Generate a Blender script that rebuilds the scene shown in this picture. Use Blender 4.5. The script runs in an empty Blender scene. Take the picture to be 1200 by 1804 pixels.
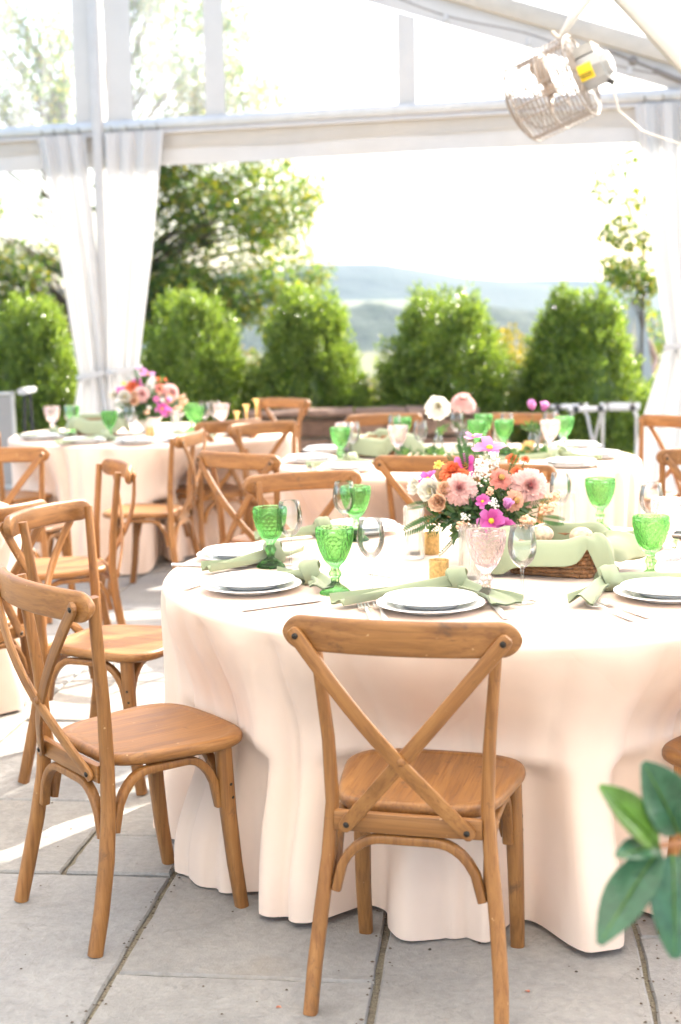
import bpy, math, random
import numpy as np
from mathutils import Vector, Matrix

R = math.radians
sc = bpy.context.scene
col = sc.collection
rng = np.random.default_rng(7)
random.seed(7)

# ------------------------------------------------------------------ camera
PITCH = math.atan(347.0 / 2505.0)
ROLL = R(1.0)
r0, u0, f0 = Vector((1, 0, 0)), Vector((0, math.sin(PITCH), math.cos(PITCH))), Vector((0, math.cos(PITCH), -math.sin(PITCH)))
cr = r0 * math.cos(ROLL) - u0 * math.sin(ROLL)
cu = r0 * math.sin(ROLL) + u0 * math.cos(ROLL)
cam = bpy.data.cameras.new('camera')
cam_o = bpy.data.objects.new('camera', cam)
col.objects.link(cam_o)
M = Matrix((cr, cu, -f0)).transposed().to_4x4()
M.translation = (0, 0, 1.5)
cam_o.matrix_world = M
cam.sensor_width = 36
cam.lens = 50
cam.clip_start = 0.05
cam.clip_end = 3000
cam.dof.use_dof = True
cam.dof.focus_distance = 3.6
cam.dof.aperture_fstop = 2.9
cam.dof.aperture_blades = 0
sc.camera = cam_o

# ------------------------------------------------------------------ light
SUN_EL, SUN_AZ = 37.0, 38.0          # azimuth to the right of +Y
w = bpy.data.worlds.new('World')
sc.world = w
w.use_nodes = True
nt = w.node_tree
sky = nt.nodes.new('ShaderNodeTexSky')
sky.sky_type = 'NISHITA'
sky.sun_disc = False
sky.sun_elevation = R(SUN_EL)
sky.sun_rotation = R(SUN_AZ)
sky.air_density = 1.0
sky.dust_density = 3.5
sky.ozone_density = 1.0
bg = nt.nodes['Background']
bg.inputs['Strength'].default_value = 0.15
nt.links.new(sky.outputs[0], bg.inputs['Color'])
sv = Vector((math.sin(R(SUN_AZ)) * math.cos(R(SUN_EL)), math.cos(R(SUN_AZ)) * math.cos(R(SUN_EL)), math.sin(R(SUN_EL))))
sun = bpy.data.lights.new('sun', 'SUN')
sun.energy = 3.9
sun.angle = R(0.5)
sun.color = (1.0, 0.93, 0.82)
sun_o = bpy.data.objects.new('sun', sun)
sun_o.rotation_euler = (-sv).to_track_quat('-Z', 'Y').to_euler()
col.objects.link(sun_o)
sc.view_settings.view_transform = 'Standard'
sc.view_settings.look = 'None'
sc.view_settings.gamma = 1.0
sc.view_settings.exposure = 2.17
sc.view_settings.use_curve_mapping = False
sc.render.engine = 'CYCLES'
cy = sc.cycles
cy.use_denoising = True
cy.max_bounces = 12
cy.transparent_max_bounces = 32
cy.transmission_bounces = 10
cy.glossy_bounces = 5
cy.diffuse_bounces = 4
cy.sample_clamp_indirect = 6.0
cy.caustics_reflective = False
cy.caustics_refractive = False


# ------------------------------------------------------------------ materials
def new_mat(name):
    m = bpy.data.materials.new(name)
    m.use_nodes = True
    n = m.node_tree.nodes
    return m, m.node_tree, n['Principled BSDF'], n['Material Output']


def node(t, kind, **kw):
    n = t.nodes.new(kind)
    for k, v in kw.items():
        if k in n.inputs.keys() if isinstance(k, str) else False:
            n.inputs[k].default_value = v
        else:
            setattr(n, k, v)
    return n


def ramp(t, src, stops):
    n = t.nodes.new('ShaderNodeValToRGB')
    e = n.color_ramp.elements
    while len(e) < len(stops):
        e.new(0.5)
    for i, (p, c) in enumerate(stops):
        e[i].position = p
        e[i].color = tuple(c) + (1,) if len(c) == 3 else c
    t.links.new(src, n.inputs['Fac'])
    return n.outputs['Color']


def noise(t, vec, scale, detail=4, rough=0.55, dist=0.0):
    n = t.nodes.new('ShaderNodeTexNoise')
    n.inputs['Scale'].default_value = scale
    n.inputs['Detail'].default_value = detail
    n.inputs['Roughness'].default_value = rough
    n.inputs['Distortion'].default_value = dist
    if vec is not None:
        t.links.new(vec, n.inputs['Vector'])
    return n.outputs['Fac']


def mapped(t, scale=(1, 1, 1), rot=(0, 0, 0), kind='Object', jitter=True):
    tc = t.nodes.new('ShaderNodeTexCoord')
    mp = t.nodes.new('ShaderNodeMapping')
    mp.inputs['Scale'].default_value = scale
    mp.inputs['Rotation'].default_value = rot
    t.links.new(tc.outputs[kind], mp.inputs['Vector'])
    if jitter:
        oi = t.nodes.new('ShaderNodeObjectInfo')
        ml = t.nodes.new('ShaderNodeMath')
        ml.operation = 'MULTIPLY'
        ml.inputs[1].default_value = 37.0
        t.links.new(oi.outputs['Random'], ml.inputs[0])
        t.links.new(ml.outputs[0], mp.inputs['Location'])
    return mp.outputs['Vector']


def bump(t, bsdf, h, strength=0.3, dist=0.01):
    b = t.nodes.new('ShaderNodeBump')
    b.inputs['Strength'].default_value = strength
    b.inputs['Distance'].default_value = dist
    t.links.new(h, b.inputs['Height'])
    t.links.new(b.outputs[0], bsdf.inputs['Normal'])


def mixc(t, fac, a, b, mode='MIX'):
    n = t.nodes.new('ShaderNodeMix')
    n.data_type = 'RGBA'
    n.blend_type = mode
    for sock, v in ((0, fac), (6, a), (7, b)):
        if hasattr(v, 'links'):
            t.links.new(v, n.inputs[sock])
        elif sock == 0:
            n.inputs[0].default_value = v
        else:
            n.inputs[sock].default_value = tuple(v) + (1,)
    return n.outputs[2]


def simple(name, c, rough=0.6, metal=0.0, var=0.0, vs=20.0, bmp=0.0, spec=0.5, sheen=0.0, trans=0.0):
    """Plain surface with a little colour variation, bump and optional translucency."""
    m, t, b, out = new_mat(name)
    b.inputs['Base Color'].default_value = tuple(c) + (1,)
    b.inputs['Roughness'].default_value = rough
    b.inputs['Metallic'].default_value = metal
    b.inputs['Specular IOR Level'].default_value = spec
    if sheen:
        b.inputs['Sheen Weight'].default_value = sheen
    v = None
    if var or bmp:
        v = mapped(t)
        f = noise(t, v, vs, 5)
    if var:
        lo = [max(0, x * (1 - var)) for x in c]
        hi = [min(1, x * (1 + var)) for x in c]
        cc = ramp(t, f, [(0.3, lo), (0.7, hi)])
        t.links.new(cc, b.inputs['Base Color'])
    else:
        cc = None
    if bmp:
        bump(t, b, f, bmp, 0.004)
    if trans:
        tr = t.nodes.new('ShaderNodeBsdfTranslucent')
        if cc is not None:
            t.links.new(cc, tr.inputs['Color'])
        else:
            tr.inputs['Color'].default_value = tuple(c) + (1,)
        mx = t.nodes.new('ShaderNodeMixShader')
        mx.inputs[0].default_value = trans
        t.links.new(b.outputs[0], mx.inputs[1])
        t.links.new(tr.outputs[0], mx.inputs[2])
        t.links.new(mx.outputs[0], out.inputs['Surface'])
    return m


def wood(name, axis):
    m, t, b, out = new_mat(name)
    s = [38, 38, 38]
    s[axis] = 2.2
    v = mapped(t, tuple(s))
    g = noise(t, v, 1.0, 6, 0.62, 0.6)
    s2 = [150, 150, 150]
    s2[axis] = 5
    g2 = noise(t, mapped(t, tuple(s2)), 1.0, 3, 0.6)
    blot = noise(t, mapped(t, (5, 5, 5)), 1.0, 3, 0.5)
    c = ramp(t, g, [(0.2, (0.125, 0.050, 0.014)), (0.45, (0.255, 0.112, 0.031)), (0.6, (0.32, 0.147, 0.043)), (0.85, (0.41, 0.205, 0.070))])
    c = mixc(t, ramp(t, g2, [(0.34, (0.6,) * 3), (0.5, (0,) * 3)]), c, (0.17, 0.065, 0.02))
    c = mixc(t, ramp(t, blot, [(0.55, (0,) * 3), (0.8, (0.4,) * 3)]), c, (0.25, 0.1, 0.03))
    # worn dark rub marks and pale scuffs
    wear = noise(t, mapped(t, (14, 14, 14)), 1.0, 5, 0.7, 0.3)
    c = mixc(t, ramp(t, wear, [(0.60, (0,) * 3), (0.72, (0.7,) * 3)]), c, (0.085, 0.045, 0.025))
    sc_ = noise(t, mapped(t, (60, 60, 60)), 1.0, 2, 0.5)
    c = mixc(t, ramp(t, sc_, [(0.74, (0,) * 3), (0.78, (0.6,) * 3)]), c, (0.62, 0.4, 0.2))
    oi = t.nodes.new('ShaderNodeObjectInfo')
    c = mixc(t, 1.0, c, ramp(t, oi.outputs['Random'], [(0.0, (0.84, 0.82, 0.80)), (1.0, (1.12, 1.12, 1.14))]), 'MULTIPLY')
    t.links.new(c, b.inputs['Base Color'])
    rr = ramp(t, g, [(0.2, (0.34,) * 3), (0.8, (0.5,) * 3)])
    t.links.new(rr, b.inputs['Roughness'])
    b.inputs['Specular IOR Level'].default_value = 0.45
    bump(t, b, g2, 0.22, 0.002)
    return m


def cloth(name, c, weave=900, crease=0.25, trans=0.0, dark=0.94):
    m, t, b, out = new_mat(name)
    v = mapped(t, jitter=False)
    lo = [x * dark for x in c]
    f = noise(t, v, 4.0, 3)
    cc = ramp(t, f, [(0.35, lo), (0.65, c)])
    t.links.new(cc, b.inputs['Base Color'])
    b.inputs['Roughness'].default_value = 0.85
    b.inputs['Specular IOR Level'].default_value = 0.15
    b.inputs['Sheen Weight'].default_value = 0.15
    f2a = noise(t, mapped(t, (1, 1, 0.5), (0, R(25), 0), jitter=False), 3.4, 2, 0.5, 0.3)
    rg1 = t.nodes.new('ShaderNodeMath')
    rg1.operation = 'ABSOLUTE'
    sb = t.nodes.new('ShaderNodeMath')
    sb.operation = 'SUBTRACT'
    sb.inputs[1].default_value = 0.5
    t.links.new(f2a, sb.inputs[0])
    t.links.new(sb.outputs[0], rg1.inputs[0])
    f2 = ramp(t, rg1.outputs[0], [(0.0, (0,) * 3), (0.10, (1,) * 3)])
    w2 = t.nodes.new('ShaderNodeTexWave')
    w2.inputs['Scale'].default_value = weave / 6.0
    w2.inputs['Distortion'].default_value = 2
    t.links.new(v, w2.inputs['Vector'])
    ad = t.nodes.new('ShaderNodeMath')
    ad.operation = 'MULTIPLY_ADD'
    ad.inputs[1].default_value = 0.05
    t.links.new(w2.outputs['Fac'], ad.inputs[0])
    t.links.new(f2, ad.inputs[2])
    bump(t, b, ad.outputs[0], crease, 0.006)
    if trans:
        tr = t.nodes.new('ShaderNodeBsdfTranslucent')
        t.links.new(cc, tr.inputs['Color'])
        mx = t.nodes.new('ShaderNodeMixShader')
        mx.inputs[0].default_value = trans
        t.links.new(b.outputs[0], mx.inputs[1])
        t.links.new(tr.outputs[0], mx.inputs[2])
        t.links.new(mx.outputs[0], out.inputs['Surface'])
    return m


def thin_glass(name, c=(0.975, 0.985, 0.985), refl=0.8, edge=0.35):
    m, t, b, out = new_mat(name)
    t.nodes.remove(b)
    tr = t.nodes.new('ShaderNodeBsdfTransparent')
    gl = t.nodes.new('ShaderNodeBsdfGlossy')
    gl.inputs['Roughness'].default_value = 0.03
    lw = t.nodes.new('ShaderNodeLayerWeight')
    lw.inputs['Blend'].default_value = edge
    t.links.new(mixc(t, lw.outputs['Facing'], c, [x * 0.968 for x in c]), tr.inputs['Color'])
    ml = t.nodes.new('ShaderNodeMath')
    ml.operation = 'MULTIPLY'
    ml.inputs[1].default_value = refl
    t.links.new(lw.outputs['Fresnel'], ml.inputs[0])
    mx = t.nodes.new('ShaderNodeMixShader')
    t.links.new(ml.outputs[0], mx.inputs[0])
    t.links.new(tr.outputs[0], mx.inputs[1])
    t.links.new(gl.outputs[0], mx.inputs[2])
    t.links.new(mx.outputs[0], out.inputs['Surface'])
    return m


def pressed_glass(name, c, deep, clear=0.5):
    """Thick coloured pressed glass: tinted see-through part plus refracting part."""
    m, t, b, out = new_mat(name)
    t.nodes.remove(b)
    tr = t.nodes.new('ShaderNodeBsdfTransparent')
    lw = t.nodes.new('ShaderNodeLayerWeight')
    lw.inputs['Blend'].default_value = 0.4
    t.links.new(mixc(t, lw.outputs['Facing'], c, deep), tr.inputs['Color'])
    g = t.nodes.new('ShaderNodeBsdfGlass')
    g.inputs['IOR'].default_value = 1.42
    g.inputs['Roughness'].default_value = 0.02
    lw2 = t.nodes.new('ShaderNodeLayerWeight')
    lw2.inputs['Blend'].default_value = 0.35
    t.links.new(mixc(t, lw2.outputs['Facing'], c, deep), g.inputs['Color'])
    tl = t.nodes.new('ShaderNodeBsdfTranslucent')
    tl.inputs['Color'].default_value = tuple(c) + (1,)
    mx = t.nodes.new('ShaderNodeMixShader')
    mx.inputs[0].default_value = clear
    t.links.new(g.outputs[0], mx.inputs[1])
    t.links.new(tr.outputs[0], mx.inputs[2])
    m2 = t.nodes.new('ShaderNodeMixShader')
    m2.inputs[0].default_value = 0.03
    t.links.new(mx.outputs[0], m2.inputs[1])
    t.links.new(tl.outputs[0], m2.inputs[2])
    t.links.new(m2.outputs[0], out.inputs['Surface'])
    return m


def leaf_mat(name, cols, rough=0.35, trans=0.3, vs=9.0, tcol=None):
    m, t, b, out = new_mat(name)
    g = t.nodes.new('ShaderNodeNewGeometry')
    f = noise(t, mapped(t), vs, 3)
    st = [(i / max(1, len(cols) - 1) * 0.9 + 0.05, c) for i, c in enumerate(cols)]
    c1 = ramp(t, g.outputs['Random Per Island'], st)
    c2 = ramp(t, f, [(0.35, (0.75,) * 3), (0.65, (1.15,) * 3)])
    c = mixc(t, 1.0, c1, c2, 'MULTIPLY')
    t.links.new(c, b.inputs['Base Color'])
    b.inputs['Roughness'].default_value = rough
    b.inputs['Specular IOR Level'].default_value = 0.5
    tr = t.nodes.new('ShaderNodeBsdfTranslucent')
    tc = mixc(t, 1.0, c, tcol or (1.55, 1.6, 0.7), 'MULTIPLY')
    t.links.new(tc, tr.inputs['Color'])
    mx = t.nodes.new('ShaderNodeMixShader')
    mx.inputs[0].default_value = trans
    t.links.new(b.outputs[0], mx.inputs[1])
    t.links.new(tr.outputs[0], mx.inputs[2])
    t.links.new(mx.outputs[0], out.inputs['Surface'])
    return m


def stone_mat(name):
    m, t, b, out = new_mat(name)
    oi = t.nodes.new('ShaderNodeObjectInfo')
    base = ramp(t, oi.outputs['Random'], [(0.0, (0.24, 0.236, 0.230)), (0.3, (0.29, 0.280, 0.262)), (0.65, (0.255, 0.254, 0.251)), (1.0, (0.30, 0.286, 0.260))])
    v = mapped(t)
    f = noise(t, v, 3.2, 8, 0.62, 0.4)
    c = mixc(t, 1.0, base, ramp(t, f, [(0.25, (0.74, 0.75, 0.76)), (0.45, (0.96, 0.96, 0.96)), (0.55, (1.02, 1.02, 1.02)), (0.75, (1.18, 1.16, 1.12))]), 'MULTIPLY')
    f3 = noise(t, v, 45, 4, 0.7)
    c = mixc(t, 1.0, c, ramp(t, f3, [(0.3, (0.84,) * 3), (0.7, (1.12,) * 3)]), 'MULTIPLY')
    sp = noise(t, v, 120, 2, 0.5)
    c = mixc(t, ramp(t, sp, [(0.72, (0,) * 3), (0.78, (0.55,) * 3)]), c, (0.1, 0.09, 0.08))
    rust = noise(t, v, 1.7, 4, 0.6)
    c = mixc(t, ramp(t, rust, [(0.58, (0,) * 3), (0.75, (0.4,) * 3)]), c, (0.27, 0.21, 0.14))
    t.links.new(c, b.inputs['Base Color'])
    t.links.new(ramp(t, f, [(0.3, (0.5,) * 3), (0.7, (0.72,) * 3)]), b.inputs['Roughness'])
    # cleft layers: stepped noise gives ragged flake edges
    cl = noise(t, v, 2.6, 9, 0.6, 1.0)
    pp = t.nodes.new('ShaderNodeMath')
    pp.operation = 'PINGPONG'
    pp.inputs[1].default_value = 0.085
    t.links.new(cl, pp.inputs[0])
    c = mixc(t, ramp(t, pp.outputs[0], [(0.0, (.26,) * 3), (0.003, (.18,) * 3), (0.007, (0,) * 3)]), c, (0.15, 0.14, 0.125))  # dark lines painted along flake edges, as the bump shading reads too faint
    t.links.new(c, b.inputs['Base Color'])
    st = t.nodes.new('ShaderNodeMath')
    st.operation = 'SNAP'
    st.inputs[1].default_value = 0.085
    t.links.new(cl, st.inputs[0])
    ad = t.nodes.new('ShaderNodeMath')
    ad.operation = 'MULTIPLY_ADD'
    ad.inputs[1].default_value = 0.2
    t.links.new(f3, ad.inputs[0])
    t.links.new(st.outputs[0], ad.inputs[2])
    bump(t, b, ad.outputs[0], 0.85, 0.03)
    return m


def mortar_mat():
    m, t, b, out = new_mat('mortar')
    v = mapped(t, jitter=False)
    f = noise(t, v, 14, 6, 0.7)
    f2 = noise(t, v, 160, 3, 0.6)
    c = ramp(t, f, [(0.3, (0.13, 0.112, 0.085)), (0.5, (0.25, 0.22, 0.165)), (0.62, (0.2, 0.18, 0.12)), (0.75, (0.34, 0.305, 0.245))])
    c = mixc(t, 1.0, c, ramp(t, f2, [(0.3, (0.6,) * 3), (0.7, (1.3,) * 3)]), 'MULTIPLY')
    t.links.new(c, b.inputs['Base Color'])
    b.inputs['Roughness'].default_value = 0.95
    bump(t, b, f2, 0.8, 0.01)
    return m


def vinyl_clear():
    m, t, b, out = new_mat('clear_vinyl')
    t.nodes.remove(b)
    tr = t.nodes.new('ShaderNodeBsdfTransparent')
    tr.inputs['Color'].default_value = (0.97, 0.98, 0.98, 1)
    tl = t.nodes.new('ShaderNodeBsdfTranslucent')
    tl.inputs['Color'].default_value = (0.9, 0.92, 0.93, 1)
    gl = t.nodes.new('ShaderNodeBsdfGlossy')
    gl.inputs['Roughness'].default_value = 0.12
    v = mapped(t, (7.0, 7.0, 0.9), (0, R(28), 0), jitter=False)
    f = noise(t, v, 1.3, 4, 0.6, 0.5)
    f1 = noise(t, mapped(t, (0.5, 0.5, 0.5), jitter=False), 1.0, 2)
    ml = t.nodes.new('ShaderNodeMath')
    ml.operation = 'MULTIPLY'
    t.links.new(ramp(t, f, [(0.42, (0.05,) * 3), (0.7, (0.17,) * 3)]), ml.inputs[0])
    t.links.new(ramp(t, f1, [(0.3, (0.8,) * 3), (0.7, (1.1,) * 3)]), ml.inputs[1])
    mx = t.nodes.new('ShaderNodeMixShader')
    t.links.new(ml.outputs[0], mx.inputs[0])
    t.links.new(tr.outputs[0], mx.inputs[1])
    t.links.new(tl.outputs[0], mx.inputs[2])
    m2 = t.nodes.new('ShaderNodeMixShader')
    m2.inputs[0].default_value = 0.05
    t.links.new(mx.outputs[0], m2.inputs[1])
    t.links.new(gl.outputs[0], m2.inputs[2])
    t.links.new(m2.outputs[0], out.inputs['Surface'])
    return m


def vinyl_roof_clear():
    m, t, b, out = new_mat('clear_roof_vinyl')
    t.nodes.remove(b)
    tr = t.nodes.new('ShaderNodeBsdfTransparent')
    tr.inputs['Color'].default_value = (0.95, 0.96, 0.96, 1)
    tl = t.nodes.new('ShaderNodeBsdfTranslucent')
    tl.inputs['Color'].default_value = (0.9, 0.9, 0.9, 1)
    f = noise(t, mapped(t, (3, 0.6, 3), jitter=False), 1.0, 3)
    mx = t.nodes.new('ShaderNodeMixShader')
    t.links.new(ramp(t, f, [(0.4, (0.05,) * 3), (0.7, (0.2,) * 3)]), mx.inputs[0])
    t.links.new(tr.outputs[0], mx.inputs[1])
    t.links.new(tl.outputs[0], mx.inputs[2])
    t.links.new(mx.outputs[0], out.inputs['Surface'])
    return m


def hill_mat(name, a, b_, scale):
    m, t, b, out = new_mat(name)
    v = mapped(t, jitter=False)
    f = noise(t, v, scale, 6, 0.65)
    t.links.new(ramp(t, f, [(0.35, a), (0.65, b_)]), b.inputs['Base Color'])
    b.inputs['Roughness'].default_value = 0.95
    bump(t, b, f, 0.8, 3.0)
    return m


def petal_mat(name, base, tip, rough=0.6, trans=0.35):
    """Petal colour runs from base to tip: a real pigment gradient stored per vertex."""
    m, t, b, out = new_mat(name)
    at = t.nodes.new('ShaderNodeAttribute')
    at.attribute_name = 'along'
    c = ramp(t, at.outputs['Fac'], [(0.1, base), (0.75, tip)])
    f = noise(t, mapped(t), 90, 2)
    c = mixc(t, 1.0, c, ramp(t, f, [(0.3, (0.9,) * 3), (0.7, (1.06,) * 3)]), 'MULTIPLY')
    t.links.new(c, b.inputs['Base Color'])
    b.inputs['Roughness'].default_value = rough
    b.inputs['Specular IOR Level'].default_value = 0.2
    tr = t.nodes.new('ShaderNodeBsdfTranslucent')
    t.links.new(c, tr.inputs['Color'])
    mx = t.nodes.new('ShaderNodeMixShader')
    mx.inputs[0].default_value = trans
    t.links.new(b.outputs[0], mx.inputs[1])
    t.links.new(tr.outputs[0], mx.inputs[2])
    t.links.new(mx.outputs[0], out.inputs['Surface'])
    return m


WX, WY, WZ = wood('wood_across', 0), wood('wood_deep', 1), wood('wood_upright', 2)
BOLT = simple('dark_bolt', (0.04, 0.035, 0.03), 0.35, 0.8)
PEACH = cloth('blush_linen', (0.87, 0.685, 0.56), trans=0.06, crease=0.28)
SAGE = cloth('sage_linen', (0.36, 0.41, 0.265), crease=0.5, trans=0.1)
CURTAIN = cloth('curtain_fabric', (0.62, 0.62, 0.615), crease=0.3, trans=0.18, dark=0.96)
WHITE_VINYL = simple('white_vinyl', (0.47, 0.465, 0.455), 0.45, var=0.04, vs=6, bmp=0.05, trans=0.04)
CREAM_VINYL = simple('cream_vinyl', (0.47, 0.44, 0.39), 0.5, var=0.05, vs=5, trans=0.03)
ROOF_VINYL = simple('roof_vinyl', (0.90, 0.86, 0.79), 0.5, var=0.04, vs=3, trans=0.65)
ALU = simple('aluminium', (0.52, 0.52, 0.51), 0.38, 0.55, var=0.06, vs=12)
WHITE_METAL = simple('white_metal', (0.50, 0.495, 0.485), 0.4, 0.0, var=0.05, vs=14)
CREAM_METAL = simple('cream_metal', (0.49, 0.445, 0.375), 0.45, 0.0, var=0.06, vs=14)
CLEAR_VINYL = vinyl_clear()
CLEAR_ROOF = vinyl_roof_clear()
PORCELAIN = simple('porcelain', (0.90, 0.885, 0.86), 0.2, spec=0.3)
SILVER = simple('flatware_steel', (0.80, 0.79, 0.78), 0.30, 0.8)
GOLD = simple('mercury_gold', (0.82, 0.60, 0.27), 0.3, 0.5, var=0.25, vs=130, trans=0.4)
BRASS = simple('brass', (0.72, 0.5, 0.2), 0.28, 1.0, var=0.1)
GREEN_GLASS = pressed_glass('green_glass', (0.69, 0.88, 0.64), (0.32, 0.67, 0.30), 0.10)
PINK_GLASS = pressed_glass('pink_glass', (0.99, 0.945, 0.945), (0.95, 0.84, 0.86), 0.2)
CLEAR_GLASS = thin_glass('clear_glass')
RIB_GLASS = pressed_glass('ribbed_glass', (0.985, 0.985, 0.98), (0.93, 0.935, 0.935), 0.6)
WAX = simple('wax', (0.85, 0.83, 0.78), 0.5, trans=0.2)
STONE = stone_mat('bluestone')
MORTAR = mortar_mat()
BROWNSTONE = None
WICKER = simple('wicker', (0.30, 0.15, 0.065), 0.55, var=0.5, vs=60, bmp=0.4)
BREAD = simple('speckled_bread', (0.62, 0.47, 0.32), 0.7, var=0.35, vs=90, bmp=0.2)
PAPER = simple('card_paper', (0.86, 0.85, 0.83), 0.7)
BLACK = simple('black_strap', (0.02, 0.02, 0.022), 0.5)
GREY_FABRIC = simple('grey_fabric', (0.3, 0.29, 0.28), 0.8, var=0.08, vs=80)
YELLOW = simple('yellow_sticker', (0.85, 0.62, 0.02), 0.5)
DARKPRINT = simple('dark_print', (0.05, 0.045, 0.03), 0.6)
BOX_LEAF = leaf_mat('boxwood_leaf', [(0.07, 0.12, 0.024), (0.13, 0.205, 0.036), (0.19, 0.275, 0.048), (0.30, 0.36, 0.065)], 0.2, 0.45)
TREE_LEAF = leaf_mat('tree_leaf', [(0.06, 0.12, 0.025), (0.10, 0.18, 0.035), (0.15, 0.22, 0.04), (0.38, 0.31, 0.05)], 0.32, 0.45)
MAGNOLIA = leaf_mat('magnolia_leaf', [(0.045, 0.13, 0.07), (0.055, 0.15, 0.075)], 0.3, 0.2, 55)
MAGNOLIA_YOUNG = leaf_mat('young_leaf', [(0.11, 0.23, 0.035), (0.12, 0.24, 0.04)], 0.3, 0.3, 30)
FERN = leaf_mat('fern_leaf', [(0.035, 0.10, 0.03), (0.06, 0.14, 0.04)], 0.45, 0.3, 40)
SPRIG = leaf_mat('sprig_leaf', [(0.03, 0.085, 0.03), (0.06, 0.13, 0.04), (0.10, 0.17, 0.06)], 0.4, 0.3, 40)
SHRUB_YELLOW = leaf_mat('goldenrod_leaf', [(0.10, 0.13, 0.02), (0.32, 0.24, 0.03), (0.42, 0.30, 0.04)], 0.6, 0.35)
SHRUB_PALE = leaf_mat('meadow_leaf', [(0.24, 0.20, 0.13), (0.14, 0.17, 0.05), (0.36, 0.25, 0.18)], 0.6, 0.35)
STEM = simple('green_stem', (0.10, 0.16, 0.05), 0.5)
TWIG = simple('reddish_twig', (0.33, 0.14, 0.06), 0.55, var=0.2)
BARK = simple('bark', (0.12, 0.085, 0.06), 0.9, var=0.35, vs=12, bmp=0.5)
TERRACOTTA = simple('terracotta', (0.42, 0.17, 0.09), 0.8, var=0.1)
SKIN = simple('skin', (0.52, 0.32, 0.24), 0.55)
GREYHAIR = simple('grey_hair', (0.32, 0.31, 0.3), 0.6, var=0.3, vs=120)
BLACKTOP = simple('black_top', (0.018, 0.02, 0.028), 0.8)
DENIM = simple('dark_trousers', (0.03, 0.035, 0.05), 0.85)
FANWIRE = simple('fan_wire', (0.26, 0.225, 0.20), 0.5)
FANBLADE = simple('fan_blade', (0.34, 0.27, 0.22), 0.45)
CORD = simple('white_cord', (0.55, 0.53, 0.5), 0.5)
DARKWIRE = simple('dark_wire', (0.18, 0.16, 0.14), 0.5)
BULB = thin_glass('bulb_glass', (0.98, 0.98, 0.97), 0.7)

P_DAHLIA = petal_mat('pink_petal', (0.80, 0.32, 0.33), (0.88, 0.60, 0.56))
P_DAHLIA_C = petal_mat('deep_pink_petal', (0.60, 0.08, 0.16), (0.84, 0.42, 0.43))
P_WHITE = petal_mat('cream_petal', (0.80, 0.70, 0.38), (0.86, 0.83, 0.74))
P_CORAL = petal_mat('coral_petal', (0.70, 0.10, 0.04), (0.82, 0.25, 0.11))
P_SALMON = petal_mat('salmon_petal', (0.55, 0.10, 0.12), (0.78, 0.32, 0.26))
P_DUSTY = petal_mat('dusty_petal', (0.50, 0.16, 0.10), (0.78, 0.45, 0.32))
P_COSMOS = petal_mat('cosmos_petal', (0.72, 0.28, 0.58), (0.82, 0.47, 0.75), trans=0.45)
P_MAGENTA = petal_mat('magenta_petal', (0.62, 0.08, 0.36), (0.80, 0.25, 0.62), trans=0.45)
P_PEACH = petal_mat('peach_petal', (0.80, 0.45, 0.25), (0.85, 0.60, 0.42))
P_YELLOW = petal_mat('yellow_petal', (0.80, 0.55, 0.05), (0.85, 0.70, 0.2))
EYE = simple('flower_eye', (0.78, 0.47, 0.03), 0.7, var=0.3, vs=300, bmp=0.5)
DARKEYE = simple('zinnia_eye', (0.35, 0.20, 0.05), 0.7, var=0.4, vs=300, bmp=0.5)
WHITE_FILLER = simple('white_filler', (0.82, 0.81, 0.74), 0.7)
PEACH_FILLER = simple('peach_filler', (0.82, 0.52, 0.34), 0.7, var=0.2)


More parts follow.
